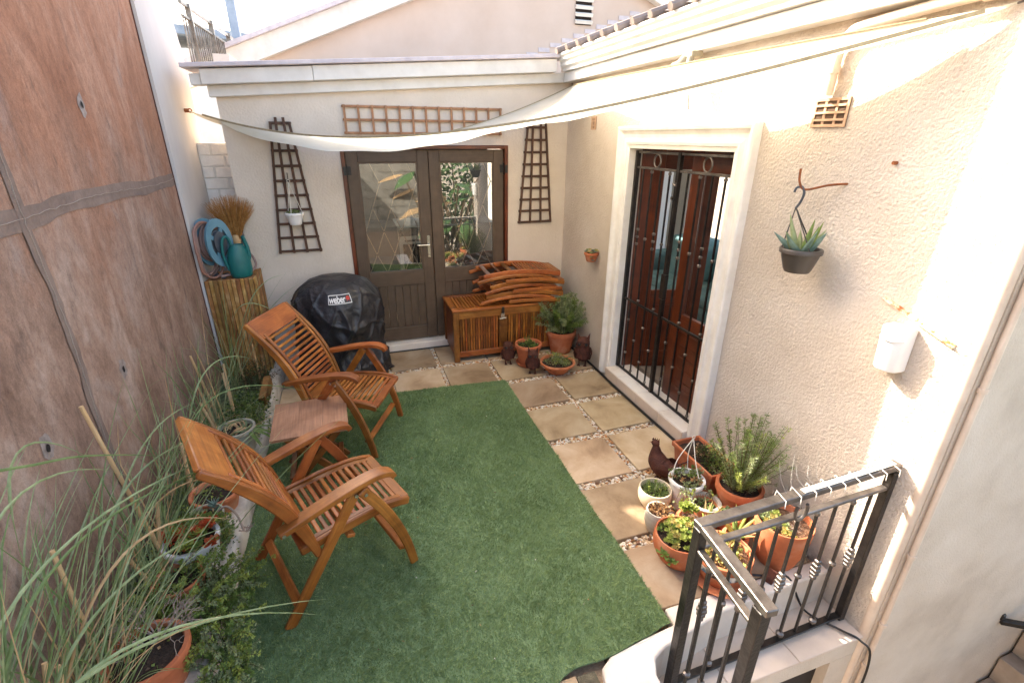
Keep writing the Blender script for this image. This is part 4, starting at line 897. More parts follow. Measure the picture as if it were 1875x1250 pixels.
def patch(w_, h_, off, nm, m):
    b = MB(); b.grid(lambda u, v: logo((u-.5)*2*w_, (v-.5)*2*h_, off), 30, 10); b.build(nm, m, bq)
patch(.098, .038, .006, 'logo_border', 'print_w'); patch(.092, .032, .0075, 'logo_ground', 'cover')
fc = bpy.data.curves.new('logo_text', 'FONT'); fc.body = 'weber'; fc.size = .062; fc.align_x = 'CENTER'; fc.align_y = 'CENTER'; fc.offset = .0014; fc.space_character = .95
fo = bpy.data.objects.new('logo_text', fc); C.objects.link(fo); dg = bpy.context.evaluated_depsgraph_get(); me = bpy.data.meshes.new_from_object(fo.evaluated_get(dg)); bpy.data.objects.remove(fo)
bm_ = bmesh.new(); bm_.from_mesh(me); bmesh.ops.triangulate(bm_, faces=bm_.faces[:]); bmesh.ops.subdivide_edges(bm_, edges=bm_.edges[:], cuts=2, use_grid_fill=True); bm_.to_mesh(me); bm_.free()
for v in me.vertices: v.co = Vector(logo(-.022+v.co.x*.88, v.co.y*1.25-.004, .0105))
me.materials.clear(); me.materials.append(M['print_w']); lo = bpy.data.objects.new('logo_text', me); C.objects.link(lo); lo.parent = bq
b = MB()
def dome(cx, cz, r, a0, a1, n=14): return [(cx+r*math.cos(t), cz+r*.8*math.sin(t)) for t in np.linspace(a0, a1, n)]
for poly in (dome(.068, .004, .017, 0, math.pi), dome(.068, .0015, .017, math.pi, 2*math.pi), [(.0585, -.012), (.0615, -.012), (.057, -.025), (.054, -.025)], [(.0745, -.012), (.0775, -.012), (.082, -.025), (.079, -.025)], [(.066, .0172), (.070, .0172), (.070, .022), (.066, .022)]):
    b.add([logo(a, c, .012) for a, c in poly], [tuple(range(len(poly)))])
b.build('logo_emblem', 'print_r', bq)

# ------------------------------------------------------------------ wooden box, hose reel, broom, watering can
bx = thing('wooden_box', 'tall weathered box of upright wooden boards in the back left corner', 'box', (-2.735, 1.345, 0))
bw2, bd2, bh = .185, .19, 1.0
for k in range(11):
    x = -bw2+2*bw2*k/11; b = MB(); b.box(x+.002, x+2*bw2/11-.002, -bd2-rnd(.004, .02), -bd2+.008, .08, bh-rnd(0, .006)); b.build('board', 'oldwood', bx, bevel=.003)
for k in range(5):
    y = -bd2+.01+2*(bd2-.01)*k/5; b = MB(); b.box(bw2+.001, bw2+rnd(.014, .02), y, y+2*(bd2-.01)/5-.002, .08, bh-rnd(0, .006)); b.build('board', 'oldwood', bx, bevel=.003)
b = MB(); b.box(-bw2+.002, bw2, -bd2+.0085, bd2, .08, bh-.035); b.build('core', 'wood_dark', bx)
for k in range(4): y = -bd2+.012+2*bd2*k/4*.97; b = MB(); b.box(-bw2+.003, bw2-.001, y, y+.088, bh-.034, bh-.012); b.build('top_board', 'oldwood', bx, bevel=.003)
# hose reel
hr = thing('hose_reel', 'blue grey garden hose reel with brown hose on top of the wooden box', 'hose reel', (-2.815, 1.30, 1.0))
ax = np.array((.80, -.60, .03)); ax /= np.linalg.norm(ax); e1 = np.cross(ax, (0, 0, 1)); e1 /= np.linalg.norm(e1); e2 = np.cross(e1, ax)
cc = np.array((0, 0, .29))
def ring(r, a, off, n=28): return [cc+ax*off+e1*r*math.cos(t)*.86+e2*r*1.28*math.sin(t) for t in np.linspace(a, a+2*math.pi, n)]
def disc(r0, r1, o0, o1, m, nm, n=32):
    b = MB(); v = []
    for (r, o_) in ((r0, o0), (r1, o0), (r1, o1), (r0, o1)): v += [cc+ax*o_+e1*r*math.cos(t)*.8+e2*r*1.25*math.sin(t) for t in np.linspace(0, 2*math.pi, n+1)[:-1]]
    f = [(k*n+i, k*n+(i+1) % n, ((k+1) % 4)*n+(i+1) % n, ((k+1) % 4)*n+i) for k in range(4) for i in range(n)]
    b.add(v, f); return b.build(nm, m, hr, smooth=True)
disc(.105, .16, .055, .075, 'reelblue', 'flange'); disc(.105, .16, -.075, -.055, 'reelblue', 'flange'); disc(.0, .075, .05, .082, 'reelgrey', 'hub')
for k in range(4):
    t = k*math.pi/2+.5; d = e1*math.cos(t)*.8+e2*math.sin(t)*1.25; b = MB(); b.bar(cc+ax*.065+d*.06, cc+ax*.065+d*.12, .03, .014, up=ax); b.build('spoke', 'reelblue', hr)
disc(.06, .085, -.06, .056, 'reelgrey', 'drum')
b = MB(); P = []
for i in range(220):
    t = i/219; a = t*2*math.pi*8; P.append(cc+ax*(-.05+.1*abs(((t*3) % 2)-1))+e1*(.10+.03*t+.006*math.sin(i))*math.cos(a)*.86+e2*(.10+.03*t)*1.2*math.sin(a))
b.tube(P, .0105, 7); b.build('wound_hose', 'hose', hr, smooth=True)
b = MB(); 
for k, (rr, oo) in enumerate(((.185, -.05), (.20, -.02), (.175, -.09))):
    P = [cc+np.array((-.015-.01*k, -.05-.03*k, -.05))+e1*rr*math.cos(t)*.8+e2*rr*1.15*math.sin(t)+ax*(oo+.03*math.sin(t*1.3+k)) for t in np.linspace(0, 6.5, 40)]
    P = [np.array((max(q[0], -.088), q[1], max(q[2], .012))) for q in P]; b.tube(P, .0105, 7, mi=k % 2)
b.tube(hermite([(.02, -.10, .02), (.12, -.02, .016), (.24, .05, .02), (.27, .10, .08), (.22, .13, .16), (.12, .12, .12)], 8), .0105, 7)
b.build('loose_hose', ['hose', 'hosestripe'], hr, smooth=True)
b = MB(); b.bar((.03, -.08, .002), (.03, .08, .002), .03, .012); b.bar((-.05, -.07, .002), (-.05, .09, .002), .03, .012); b.bar((-.06, 0, .008), (.04, 0, .008), .03, .012); b.build('foot', 'reelgrey', hr)
# broom
bm = thing('broom', 'straw broom standing bristles up behind the watering can', 'broom', (-2.70, 1.50, .99))
b = MB()
for i in range(900):
    a = rnd(-1, 1); c = rnd(-1, 1)*.6; L_ = rnd(.80, 1.0); base = np.array((a*.025+.02, c*.02, .26)); tip = np.array((.02+a*.195, c*.11, .26+.41*L_-.07*a*a))
    mid_ = base*.5+tip*.5+np.array((-a*.018, 0, .012)); tip = tip+np.array((rnd(-.012, .012), rnd(-.012, .012), 0))
    b.blade([base, mid_, tip], [.0025, .0022, .001], (math.cos(i), math.sin(i), .1))
b.build('bristles', 'straw', bm)
b = MB(); b.lathe([(.0, .0), (.014, .0), (.014, .2), (.03, .24), (.036, .27), (.03, .32), (0, .33)], 12, (.02, 0, 0)); b.build('handle', 'cane', bm, smooth=True)
# watering can
wc = thing('watering_can', 'teal plastic watering can on the wooden box', 'watering can', (-2.645, 1.265, .99), R(25))
b = MB(); pr_ = [(.0, .0), (.064, .0), (.076, .012), (.082, .06), (.081, .12), (.074, .19), (.062, .24), (.05, .268), (.047, .28), (.04, .281), (.038, .26), (.0, .25)]
b.lathe(pr_, 28, sx=1.12, sy=.82); b.build('body', 'teal', wc, smooth=True, angle=50)
b = MB(); b.tube(hermite([(-.036, 0, .265), (-.05, 0, .335), (-.08, 0, .35), (-.105, 0, .30), (-.112, 0, .19), (-.088, 0, .07)], 6), .0115, 10); b.build('handle', 'teal', wc, smooth=True)
b = MB(); b.tube(hermite([(.06, 0, .10), (.085, .0, .18), (.08, 0, .26), (.062, 0, .345)], 6), [.018]*7+[.016]*6+[.015]*6, 10); b.build('spout', 'teal', wc, smooth=True)

# ------------------------------------------------------------------ security gate
gt = thing('security_gate', 'black wrought iron security gate in the white door surround', 'gate', (.575, 0, 0))
ya, yb, ym = .275, -.872, -.285
def bar_(p, q, w_=.012, nm='bar', m='blackmetal', up=(1, 0, 0)):
    b = MB(); b.bar(p, q, w_, w_, up=up); return b.build(nm, m, gt, bevel=.002)
for y, w_ in ((ya, .035), (ym, .032), (yb, .02)): bar_((0, y, .118), (0, y, 2.03), w_, 'post')
for (y0, y1) in ((ya-.018, ym+.017), (ym-.017, yb+.011)):
    for z, nm, m in ((2.02, 'top_rail', 'wornmetal'), (1.905, 'rail', 'wornmetal'), (.80, 'mid_rail', 'blackmetal'), (.128, 'bottom_rail', 'blackmetal')): bar_((0, y0, z), (0, y1, z), .018, nm, m)
    n_ = 4 if y0 > 0 else 4
    for k in range(n_):
        y = y0+(y1-y0)*(k+.75)/(n_+.5)
        b = MB(); P = [(0, y, .138), (0, y, .79)]; 
        b = MB(); b.bar((0, y, .138), (0, y, .79), .011, .011, up=(1, 0, 0)); b.bar((0, y, .811), (0, y, 1.895), .011, .011, up=(1, 0, 0))
        o = b.build('bar', 'blackmetal', gt)
        for z in ((.16, .46, .83, 1.36, 1.88) if k % 2 else (.30, .62, 1.30, 1.36, 1.42)):
            b = MB(); b.lathe([(.0065, -.012), (.013, -.006), (.013, .006), (.0065, .012)], 10, (0, y, z)); b.build('collar', 'wornmetal', o, smooth=True)
    yc = (y0+y1)/2; b = MB(); b.tube([(0, yc+.042*math.cos(t), 1.962+.047*math.sin(t)) for t in np.linspace(0, 6.2832, 25)], .007, 8); b.build('ring', 'wornmetal', gt, smooth=True)
b = MB(); b.box(-.022, .012, ym-.026, ym+.03, .95, 1.15); b.build('lock_box', 'blackmetal', gt, bevel=.004); b = MB(); b.tube([(-.02, ym-.01, 1.82), (-.045, ym-.01, 1.82), (-.05, ym-.05, 1.81)], .008, 8); b.tube([(-.02, ym, 1.72), (-.04, ym, 1.72)], .012, 8); b.build('bolt', 'wornmetal', gt, smooth=True)
for z in (.2, 1.93): b = MB(); b.tube([(-.012, ya+.02, z-.04), (-.012, ya+.02, z+.04)], .012, 8); b.build('hinge', 'blackmetal', gt, smooth=True)

# ------------------------------------------------------------------ railing
rl = thing('railing', 'black iron balustrade with worn top rail at the front right of patio', 'railing', (-.565, -2.255, -.2))
def rbar(p, q, w_, h_, nm, m='blackmetal', up=(0, 0, 1), bev=.003): b = MB(); b.bar(p, q, w_, h_, up=up); return b.build(nm, m, rl, bevel=bev)
X1 = 1.075
rbar((0, 0, 0), (0, 0, .94), .042, .042, 'post', up=(0, 1, 0)); rbar((X1-.02, .02, 0), (X1-.02, .02, .94), .036, .036, 'post', up=(0, 1, 0)); rbar((-.035, -.345, -.5), (-.035, -.345, .93), .042, .042, 'post', up=(0, 1, 0))
rbar((-.022, 0, .957), (X1, .025, .968), .045, .03, 'top_rail', 'wornmetal'); rbar((.022, 0, .845), (X1-.04, .02, .855), .03, .016, 'lower_rail', 'wornmetal'); rbar((.022, 0, .028), (X1-.04, .02, .028), .035, .012, 'base_rail')
rbar((0, -.0226, .957), (-.038, -.385, .952), .045, .03, 'top_rail', 'wornmetal'); rbar((-.003, -.022, .845), (-.033, -.324, .842), .03, .016, 'lower_rail', 'wornmetal')
def baluster(x, y, z0, z1, k):
    b = MB(); b.bar((x, y, z0), (x, y, z1), .0125, .0125, up=(0, 1, 0)); o = b.build('baluster', 'blackmetal', rl, bevel=.002)
    L_ = z1-z0
    def collar(z, r=.016, h=.012): b = MB(); b.lathe([(.007, -h), (r, -h*.45), (r, h*.45), (.007, h)], 12, (x, y, z)); b.build('collar', 'wornmetal', o, smooth=True)
    if k % 2: 
        collar(z0+L_*.52); collar(z0+.03, .018, .016); collar(z1-.02, .012, .012)
    else:
        for q, r_ in ((.46, .015), (.49, .019), (.52, .022), (.55, .019), (.58, .015)):
            b = MB(); b.box(x-r_*.8, x+r_*.8, y-r_*.8, y+r_*.8, z0+L_*q-.011, z0+L_*q+.011); b.build('knuckle', 'wornmetal', o, bevel=.004)
for k in range(9): x = .095+k*.1085; baluster(x, .001+.02*x, .035, .84, k)
for k in range(3): baluster(-.008-.008*k, -.085-.085*k, -.45, .835, k+1)
b = MB(); b.tube([(.49+.032*math.cos(t), -.018, .90+.045*math.sin(t)) for t in np.linspace(2.4, 7.0, 16)], .007, 8); b.build('hook', 'wornmetal', rl, smooth=True)
tp = MB(); tp.sweep([(.50, 0.006, .982), (.7, .010, .985), (.85, .016, .986), (1.04, .022, .988)], .024, .005)  # white strip paints a highlight along the rail top; ties cross it
for k in range(9): x = .38+k*.08; tp.sweep([(x, -.026, .95), (x, -.024, .984), (x+.01, .036, .989), (x+.01, .04, .95)], .004, .0015, up=(1, 0, 0))
tp.build('white_tape', 'string', rl)
for k in range(12):
    x = .42+k*.05; b = MB(); b.tube(hermite([(x, .015, .985), (x-.02-.02*rnd(0, 1), .03, 1.02+rnd(0, .05)), (x-.05*rnd(.3, 1), .05, 1.06+rnd(0, .09))], 4), .0007, 4); b.build('wire_end', 'string', rl)
cbl = MB(); cbl.tube(hermite([(-.02, -1.98, .02), (.12, -2.04, .022), (.24, -2.09, .02), (.33, -2.16, -.17), (.42, -2.30, -.18), (.49, -2.36, -.21), (.545, -2.40, -.32), (.55, -2.41, -.8), (.55, -2.41, -2.4)], 8), .006, 6)
tag(cbl.build('wall_cable', 'black', smooth=True), 'thin black cable crossing the ledge below the railing and running down', 'cable')

# ------------------------------------------------------------------ wall fittings on the right
sn = thing('motion_sensor', 'white motion sensor on the sunlit right wall', 'sensor', (WX, -2.075, 1.18))
b = MB(); b.prism([(-.0, -.055), (-.075, -.05), (-.105, -.025), (-.11, 0), (-.105, .025), (-.075, .05), (-.0, .055)], lambda a, c, s: (a*(1 if s else .8), c, .205 if s else 0)); b.build('body', 'sensor', sn, bevel=.012, seg=3, smooth=True)
b = MB(); b.prism([(-.07, -.0525), (-.107, -.027), (-.113, 0), (-.107, .027), (-.07, .0525)], lambda a, c, s: (a*.985, c, .151 if s else .148)); b.build('seam', 'trimwhite', sn)
ab = MB(); ab.bar((WX-.003, -1.95, 1.475), (WX-.003, -2.27, 1.365), .004, .012, up=(0, .3, 1)); ab.bar((WX-.012, -1.95, 1.469), (WX-.012, -2.27, 1.359), .018, .002, up=(0, .3, 1))
tag(ab.build('angle_strip', 'chippedpaint'), 'thin rusty painted metal strip above the motion sensor', 'metal strip')
pk = thing('plant_bracket', 'rusty iron peg holding the hanging dark pot on right wall', 'bracket', (WX, -1.64, 1.93))
b = MB(); b.tube(hermite([(.01, 0, .0), (-.05, .06, -.01), (-.11, .13, -.035), (-.13, .155, .0), (-.135, .16, .06)], 5), .0055, 8); b.build('peg', 'rustbright', pk, smooth=True)
nl = MB(); nl.tube([(WX+.01, -1.83, 2.03), (WX-.02, -1.83, 2.03)], .008, 8); tag(nl.build('nail', 'rustbright'), 'small rusty nail in the right wall beside the hanging pot', 'nail')

# ------------------------------------------------------------------ pots and plants
def pot(label, loc, rt, rb, h, m='terracotta', rim=.022, soil='soil', saucer=0, name='potted_plant', cat='potted plant', group=None, lip=.008, belly=0, k=32, soil_drop=.025, rz=0):
    t = thing(name, label, cat, loc, rz, group)
    ri = rt-.012; P = [(0, 0), (rb*.96, 0), (rb, .006)]
    for i in range(1, 7): u = i/7; P.append((rb+(rt-rb)*u+belly*math.sin(math.pi*u), h*u*(1-rim/h)+.0))
    if rim: P += [(rt-lip*.2, h-rim-.002), (rt+lip, h-rim), (rt+lip*1.1, h-.006), (rt+lip*.7, h), (ri+.003, h), (ri, h-.006)]
    else: P += [(rt, h-.008), (rt-.002, h), (ri+.002, h), (ri, h-.006)]
    P += [(ri-.004, h-soil_drop-.012), (0, h-soil_drop-.014)]
    b = MB(); b.lathe(P, k); b.build('pot', m, t, smooth=True, angle=45)
    b = MB(); n_ = 26
    v = [(0, 0, h-soil_drop+.006)]; f = []
    for r_ in range(1, 5):
        for j in range(n_): a = 2*math.pi*j/n_; q = (ri-.003)*r_/4; v.append((q*math.cos(a), q*math.sin(a), h-soil_drop+rnd(-.004, .006)-(.004 if r_ == 4 else 0)))
    for j in range(n_): f.append((0, 1+j, 1+(j+1) % n_))
    for r_ in range(3):
        for j in range(n_): a = 1+r_*n_+j; c = 1+r_*n_+(j+1) % n_; f.append((a, a+n_, c+n_, c))
    b.add(v, f); b.build('soil', soil, t, smooth=True, angle=80)
    if saucer:
        b = MB(); b.lathe([(0, -.012), (saucer*.86, -.012), (saucer, .018), (saucer-.006, .02), (saucer*.86, -.004), (0, -.004)], k, (0, 0, .0)); b.build('saucer', m, t, smooth=True)
    t['_z'] = h-soil_drop; t['_r'] = ri
    return t
def unit(n):
    d = rng.normal(size=(n, 3)); return d/np.linalg.norm(d, axis=1, keepdims=True)
def needles(t, z, n, h, spread, mats, ln, wd, per=70, r0=.03, thick=.0025, stemm='stem', up=.5, name='foliage', cx=0, cy=0, arch=.2, leanx=0, leany=0, bare=.25, wts=None):
    """upright stems clothed in narrow leaves"""
    lf = MB(); sm = MB()
    for i in range(n):
        a = rnd(0, 6.283); q = r0*math.sqrt(rnd(0, 1)); s = spread*math.sqrt(rnd(0, 1)); H = h*rnd(.6, 1.0)*(1-.25*(s/spread)**2)
        p0 = np.array((cx+q*math.cos(a), cy+q*math.sin(a), z)); p3 = np.array((cx+s*math.cos(a+rnd(-.4, .4))+leanx*H, cy+s*math.sin(a+rnd(-.4, .4))+leany*H, z+H))
        p1 = p0*.6+p3*.4+np.array((0, 0, arch*H)); P = hermite([p0, p1, p3], 8); sm.tube(P, list(np.linspace(thick, thick*.45, len(P))), 4, cap=False)
        P = np.array(P); tt = rng.uniform(bare, 1, per)*(len(P)-1); ii = np.clip(tt.astype(int), 0, len(P)-2); fr_ = (tt-ii)[:, None]
        pts = P[ii]*(1-fr_)+P[ii+1]*fr_; ax = P[ii+1]-P[ii]; ax /= np.linalg.norm(ax, axis=1, keepdims=True); d = unit(per); d -= ax*(d*ax).sum(1, keepdims=True); d /= np.linalg.norm(d, axis=1, keepdims=True)+1e-9
        mi = random.choices(range(len(mats)), wts)[0]
        lf.leaves(pts, d+ax*up*rng.uniform(.5, 1.5, (per, 1)), rng.uniform(.6, 1.1, per)*ln, wd, mi)
    lf.build(name, mats, t); sm.build('stems', stemm, t)
def cloud(t, c, rad, n, mats, ln, wd, name='foliage', wts=None, flatten=0, droop=.1, clumps=12):
    """dome of small leaves gathered in clumps"""
    lf = MB(); cl = unit(clumps); cl[:, 2] = np.abs(cl[:, 2]); cl *= rng.uniform(.35, 1, (clumps, 1)); 
    k = rng.integers(0, clumps, n); p = cl[k]+rng.normal(0, .2, (n, 3)); p[:, 2] = np.abs(p[:, 2]); d = p+unit(n)*.8; d[:, 2] += .25
    lf.leaves(p*np.array(rad)+np.array(c), d, rng.uniform(.6, 1.2, n)*ln, wd*1.0, rng.choice(len(mats), n, p=None if wts is None else np.array(wts)/sum(wts)), droop=droop); return lf.build(name, mats, t)
def rosette(mb, c, r, n, mi=0, wd=.3, tilt=.5, up=(0, 0, 1), tipmi=None, thick=1):
    c = np.asarray(c, float)
    for i in range(n):
        a = i*2.39996; u = (i+1)/n; L_ = r*(.35+.65*u); el = (1-u)*1.25+tilt*.35
        d = np.array((math.cos(a)*math.cos(el), math.sin(a)*math.cos(el), math.sin(el))); s = np.array((-math.sin(a), math.cos(a), 0)); nn = np.cross(d, s)
        w_ = L_*wd; v = [c, c+d*L_*.45-s*w_*.8-nn*w_*.15, c+d*L_*.8-s*w_-nn*w_*.25, c+d*L_+np.array((0, 0, .12*L_)), c+d*L_*.8+s*w_-nn*w_*.25, c+d*L_*.45+s*w_*.8-nn*w_*.15, c+d*L_*.7+nn*w_*.35*thick*-1]
        mb.add(v, [(0, 1, 6), (1, 2, 6), (2, 3, 6), (3, 4, 6), (4, 5, 6), (5, 0, 6)], mi if tipmi is None or u < .75 else tipmi)
def twiggy(mb, p, d, L_, r, depth, mi=0):
    d = d/np.linalg.norm(d); q = p+d*L_; mid_ = (p+q)/2+unit(1)[0]*L_*.14; mb.tube([p, mid_, q], [r, r*.85, r*.7], 4, mi, cap=False)
    if depth:
        for _ in range(random.choice((2, 2, 3))): twiggy(mb, q, d+unit(1)[0]*.85+np.array((0, 0, .1)), L_*rnd(.6, .85), r*.66, depth-1, mi)

# --- group by the chest
t = pot('large terracotta pot of grey green feathery shrub beside the chest', (.30, 1.00, 0), .150, .105, .245, rim=.045, soil_drop=.02)
needles(t, .22, 70, .46, .26, ['lf_grey', 'lf_green', 'lf_grey'], .036, .006, 170, .08, up=.6, arch=.10, bare=.1); needles(t, .22, 50, .28, .32, ['lf_grey', 'lf_green'], .034, .006, 130, .10, up=.6, arch=.25, bare=.08, leanx=-.12, leany=-.1)
t = pot('terracotta pot on a saucer with small green plant beside an owl', (-.145, .80, .014), .128, .090, .215, rim=.03, saucer=.125, soil_drop=.03)
cloud(t, (0, 0, .185), (.085, .085, .05), 520, ['lf_green', 'lf_dark', 'lf_lime'], .022, .012, wts=(4, 3, 1)); needles(t, .19, 5, .10, .05, ['lf_green'], .022, .008, 24, .02)
t = pot('shallow terracotta bowl of trailing succulents in front of the large pot', (.065, .54, 0), .165, .085, .115, rim=.016, soil_drop=.02, m='terraold')
cloud(t, (0, 0, .10), (.12, .12, .07), 760, ['lf_grey', 'lf_lime', 'lf_yellow', 'lf_green'], .018, .008, wts=(4, 2, 1, 2)); needles(t, .10, 22, .10, .17, ['lf_grey', 'lf_lime'], .013, .006, 26, .11, arch=.4)
def owl(label, loc, rz, s, horn=True):
    t = thing('owl_figure', label, 'owl figure', loc, rz, 'rusty metal owl figures by the chest')
    b = MB(); b.lathe([(0, .035), (.035, .04), (.058, .075), (.064, .11), (.058, .145), (.050, .165), (.052, .185), (.05, .21), (.036, .235), (0, .243)], 18, sx=s, sy=s*.88); 
    b.V = [v*np.array((1, 1, s)) for v in b.V]; b.build('body', 'rust', t, smooth=True, angle=60)
    for k in (-1, 1):
        b = MB(); b.lathe([(.026, 0), (.027, .012), (.017, .014), (.014, .006), (0, .006)], 16)
        b.V = [np.stack([v[:, 0]+k*.027, -v[:, 2]-.044, v[:, 1]+.195], 1)*s for v in b.V]; o = b.build('eye_ring', 'rustbright' if s < 0 else 'rust', t, smooth=True)
        b = MB(); b.ball((k*.027*s, -.049*s, .195*s), .0135*s, k=10, m=6); b.build('eye', 'black', o, smooth=True)
        b = MB(); b.add(np.array([(k*.02, -.015, .232), (k*.048, -.012, .215), (k*.045, .01, .22), (k*.050, -.008, .285 if horn else .25)])*s, [(0, 1, 3), (1, 2, 3), (2, 0, 3), (0, 2, 1)]); b.build('ear', 'rust', t)
        b = MB(); b.sweep([np.array(q)*s for q in ((k*.058, -.005, .155), (k*.072, .0, .11), (k*.060, .012, .06), (k*.04, .025, .04))], [.02*s, .05*s, .045*s, .01*s], .006*s, up=(1, 0, 0)); b.build('wing', 'rust', t)
        b = MB(); b.tube([np.array(q)*s for q in ((k*.025, -.005, .05), (k*.026, -.01, .012))], .005*s, 6)
        for d in (-.5, 0, .5): b.tube([np.array((k*.026, -.01, .008))*s, np.array((k*.026+.02*d, -.042, .004))*s], .0045*s, 5)
        b.tube([np.array((k*.026, -.01, .008))*s, np.array((k*.026, .02, .004))*s], .004*s, 5); b.build('foot', 'rust', t)
    b = MB(); b.add(np.array([(-.008, -.046, .188), (.008, -.046, .188), (0, -.066, .172), (0, -.047, .166)])*s, [(0, 1, 2), (1, 3, 2), (3, 0, 2)]); b.build('beak', 'rust', t)
    for r_ in range(4):
        for k in range(5):
            a = -math.pi/2+(k-2)*.36+(.18 if r_ % 2 else 0); z = .075+.024*r_; q = .063; b = MB(); c = np.array((q*math.cos(a), q*.88*math.sin(a), z)); d = np.array((math.cos(a), math.sin(a), 0)); sd = np.array((-math.sin(a), math.cos(a), 0))
            b.add(np.array([c+sd*.011+(0, 0, .014), c-sd*.011+(0, 0, .014), c-sd*.009+d*.006, c+d*.007-np.array((0, 0, .012)), c+sd*.009+d*.006])*s, [(0, 1, 2, 3, 4)]); b.build('feather', 'rust', t)
owl('small round rusty owl figure beside the storage chest', (-.335, .875, 0), R(-8), .98, False)
owl('rusty owl figure with pointed ears in front of the terracotta saucer pot', (-.170, .60, 0), R(-22), .98)
owl('tall rusty owl figure with big eyes beside the white door surround', (.375, .62, 0), R(-32), 1.24)
# wall pot
t = pot('small terracotta wall pot with pale succulents left of the white door surround', (.455, .735, 1.03), .062, .044, .085, rim=.02, soil_drop=.012)
mb = MB()
for i in range(9): a = i*.7; rosette(mb, (.045*math.cos(a), .05*math.sin(a), .085+rnd(0, .02)), .03, 14, i % 3, .32)
rosette(mb, (-.03, -.06, .05), .028, 12, 0); rosette(mb, (-.02, -.075, .02), .026, 12, 1); rosette(mb, (-.02, .08, .07), .03, 12, 0); mb.build('succulents', ['lf_grey', 'lf_blue', 'lf_yellow'], t)
b = MB(); b.tube([(.065, .0, .05), (.062, .0, .06)], .02, 8); b.build('wall_ring', 'rust', t)
# white hanging pot on the left trellis
t = pot('small white hanging pot of green leaves on the left fan trellis', (-2.165, 1.462, 1.385), .072, .050, .105, m='whiteplastic', rim=.02, soil_drop=.02)
cloud(t, (0, 0, .095), (.05, .05, .035), 170, ['lf_green', 'lf_dark', 'lf_grey'], .026, .013)
b = MB()
for a in (.3, 2.5, 4.4): b.tube([(.068*math.cos(a), .068*math.sin(a), .10), (-.01, .03, .36)], .0028, 6)
b.tube([(-.01+.012*math.cos(q), .03, .372+.012*math.sin(q)) for q in np.linspace(0, 6.28, 14)], .003, 6); b.build('cords', 'string', t)
b = MB(); b.tube(hermite([(-.01, .03, .37), (-.012, .045, .385), (-.012, .06, .40), (-.012, .058, .44)], 4), .004, 6); b.build('hook', 'black', t)
# dark hanging pot with aloe
t = pot('dark plastic hanging pot of aloe on the right wall', (.37, -1.60, 1.515), .088, .060, .115, m='darkplastic', rim=.022, soil_drop=.015)
mb = MB()
def fleshy(mb, p0, d, L_, w_, bend, mi=0):
    p0 = np.asarray(p0, float); d = np.asarray(d, float); d /= np.linalg.norm(d); P = [p0+d*L_*u+np.array((0, 0, bend*L_*u*u)) for u in np.linspace(0, 1, 8)]; mb.tube(P, [w_*q for q in (.8, 1, .98, .9, .75, .55, .32, .05)], 7, mi)
for i in range(11):
    a = i*2.4; el = rnd(.5, 1.3); fleshy(mb, (.02*math.cos(a), .02*math.sin(a), .095), (math.cos(a)*math.cos(el), math.sin(a)*math.cos(el), math.sin(el)), rnd(.11, .17), rnd(.013, .02), .15, i % 3)
mb.build('aloe_leaves', ['lf_grey', 'lf_blue', 'lf_green'], t, smooth=True)
top = np.array((.025, .108, .365))
b = MB()
for a in (.2, 2.2, 4.3): b.tube([(.086*math.cos(a), .086*math.sin(a), .112), top*(1, 1, 1)+np.array((0, 0, -.07))], .0032, 5)
b.build('wires', 'black', t)
b = MB(); b.tube(hermite([top+(0, 0, -.075), top+(.01, -.012, -.04), top+(.012, -.018, 0), top+(.006, -.004, .026), top+(-.006, .014, .022), top+(-.012, .018, .0)], 5), .006, 8); b.build('hook', 'reelgrey', t, smooth=True)

# --- group behind the railing
FG = 'pots crowded behind the railing'
t = thing('planter_trough', 'rectangular terracotta planter trough beside the white door surround', 'planter', (.32, -1.29, 0), 0, FG)
def trough(x, y, z): return [(-x, -y, z), (x, -y, z), (x, y, z), (-x, y, z)]
b = MB(); L = [trough(.085, .165, 0), trough(.10, .19, .185), trough(.112, .202, .186), trough(.114, .204, .22), trough(.098, .188, .22), trough(.094, .184, .19), trough(.09, .18, .18)]
b.add([p for q in L for p in q], [(3, 2, 1, 0)]+[(i*4+k, i*4+(k+1) % 4, i*4+4+(k+1) % 4, i*4+4+k) for i in range(len(L)-1) for k in range(4)]+[tuple(24+k for k in range(4))]); b.build('trough', 'terracotta', t, bevel=.008, seg=2)
b = MB(); b.grid(lambda u, v: ((u-.5)*.186, (v-.5)*.366, .19+rnd(-.005, .008)), 10, 18); b.build('soil', 'soil', t, smooth=True)
cloud(t, (.0, -.06, .19), (.07, .12, .07), 520, ['lf_dark', 'lf_green', 'lf_brown'], .024, .01, wts=(3, 2, 2)); needles(t, .19, 26, .09, .09, ['lf_brown', 'lf_dry', 'lf_dark'], .016, .006, 18, .08, arch=.3)
t = pot('round terracotta pot with tall rosemary like shrub against the right wall', (.295, -1.625, 0), .125, .085, .245, rim=.04, group=FG, soil_drop=.03)
needles(t, .215, 64, .50, .25, ['lf_green', 'lf_grey', 'lf_lime'], .027, .0042, 135, .06, arch=.04, up=.6, bare=.15, wts=(4, 4, 1)); needles(t, .215, 16, .20, .18, ['lf_green', 'lf_grey'], .022, .0034, 70, .06, arch=.2, bare=.3)
t = pot('white hanging pot with long white cords standing among the pots', (.075, -1.435, 0), .102, .075, .20, m='whiteplastic', rim=.018, group=FG)
needles(t, .175, 24, .07, .12, ['lf_grey', 'lf_green', 'lf_tan'], .026, .014, 10, .07, arch=.5, up=.3); needles(t, .17, 14, -.10, .17, ['lf_grey', 'lf_lime'], .026, .014, 14, .09, arch=-.9, cx=.0, cy=-.06)
b = MB()
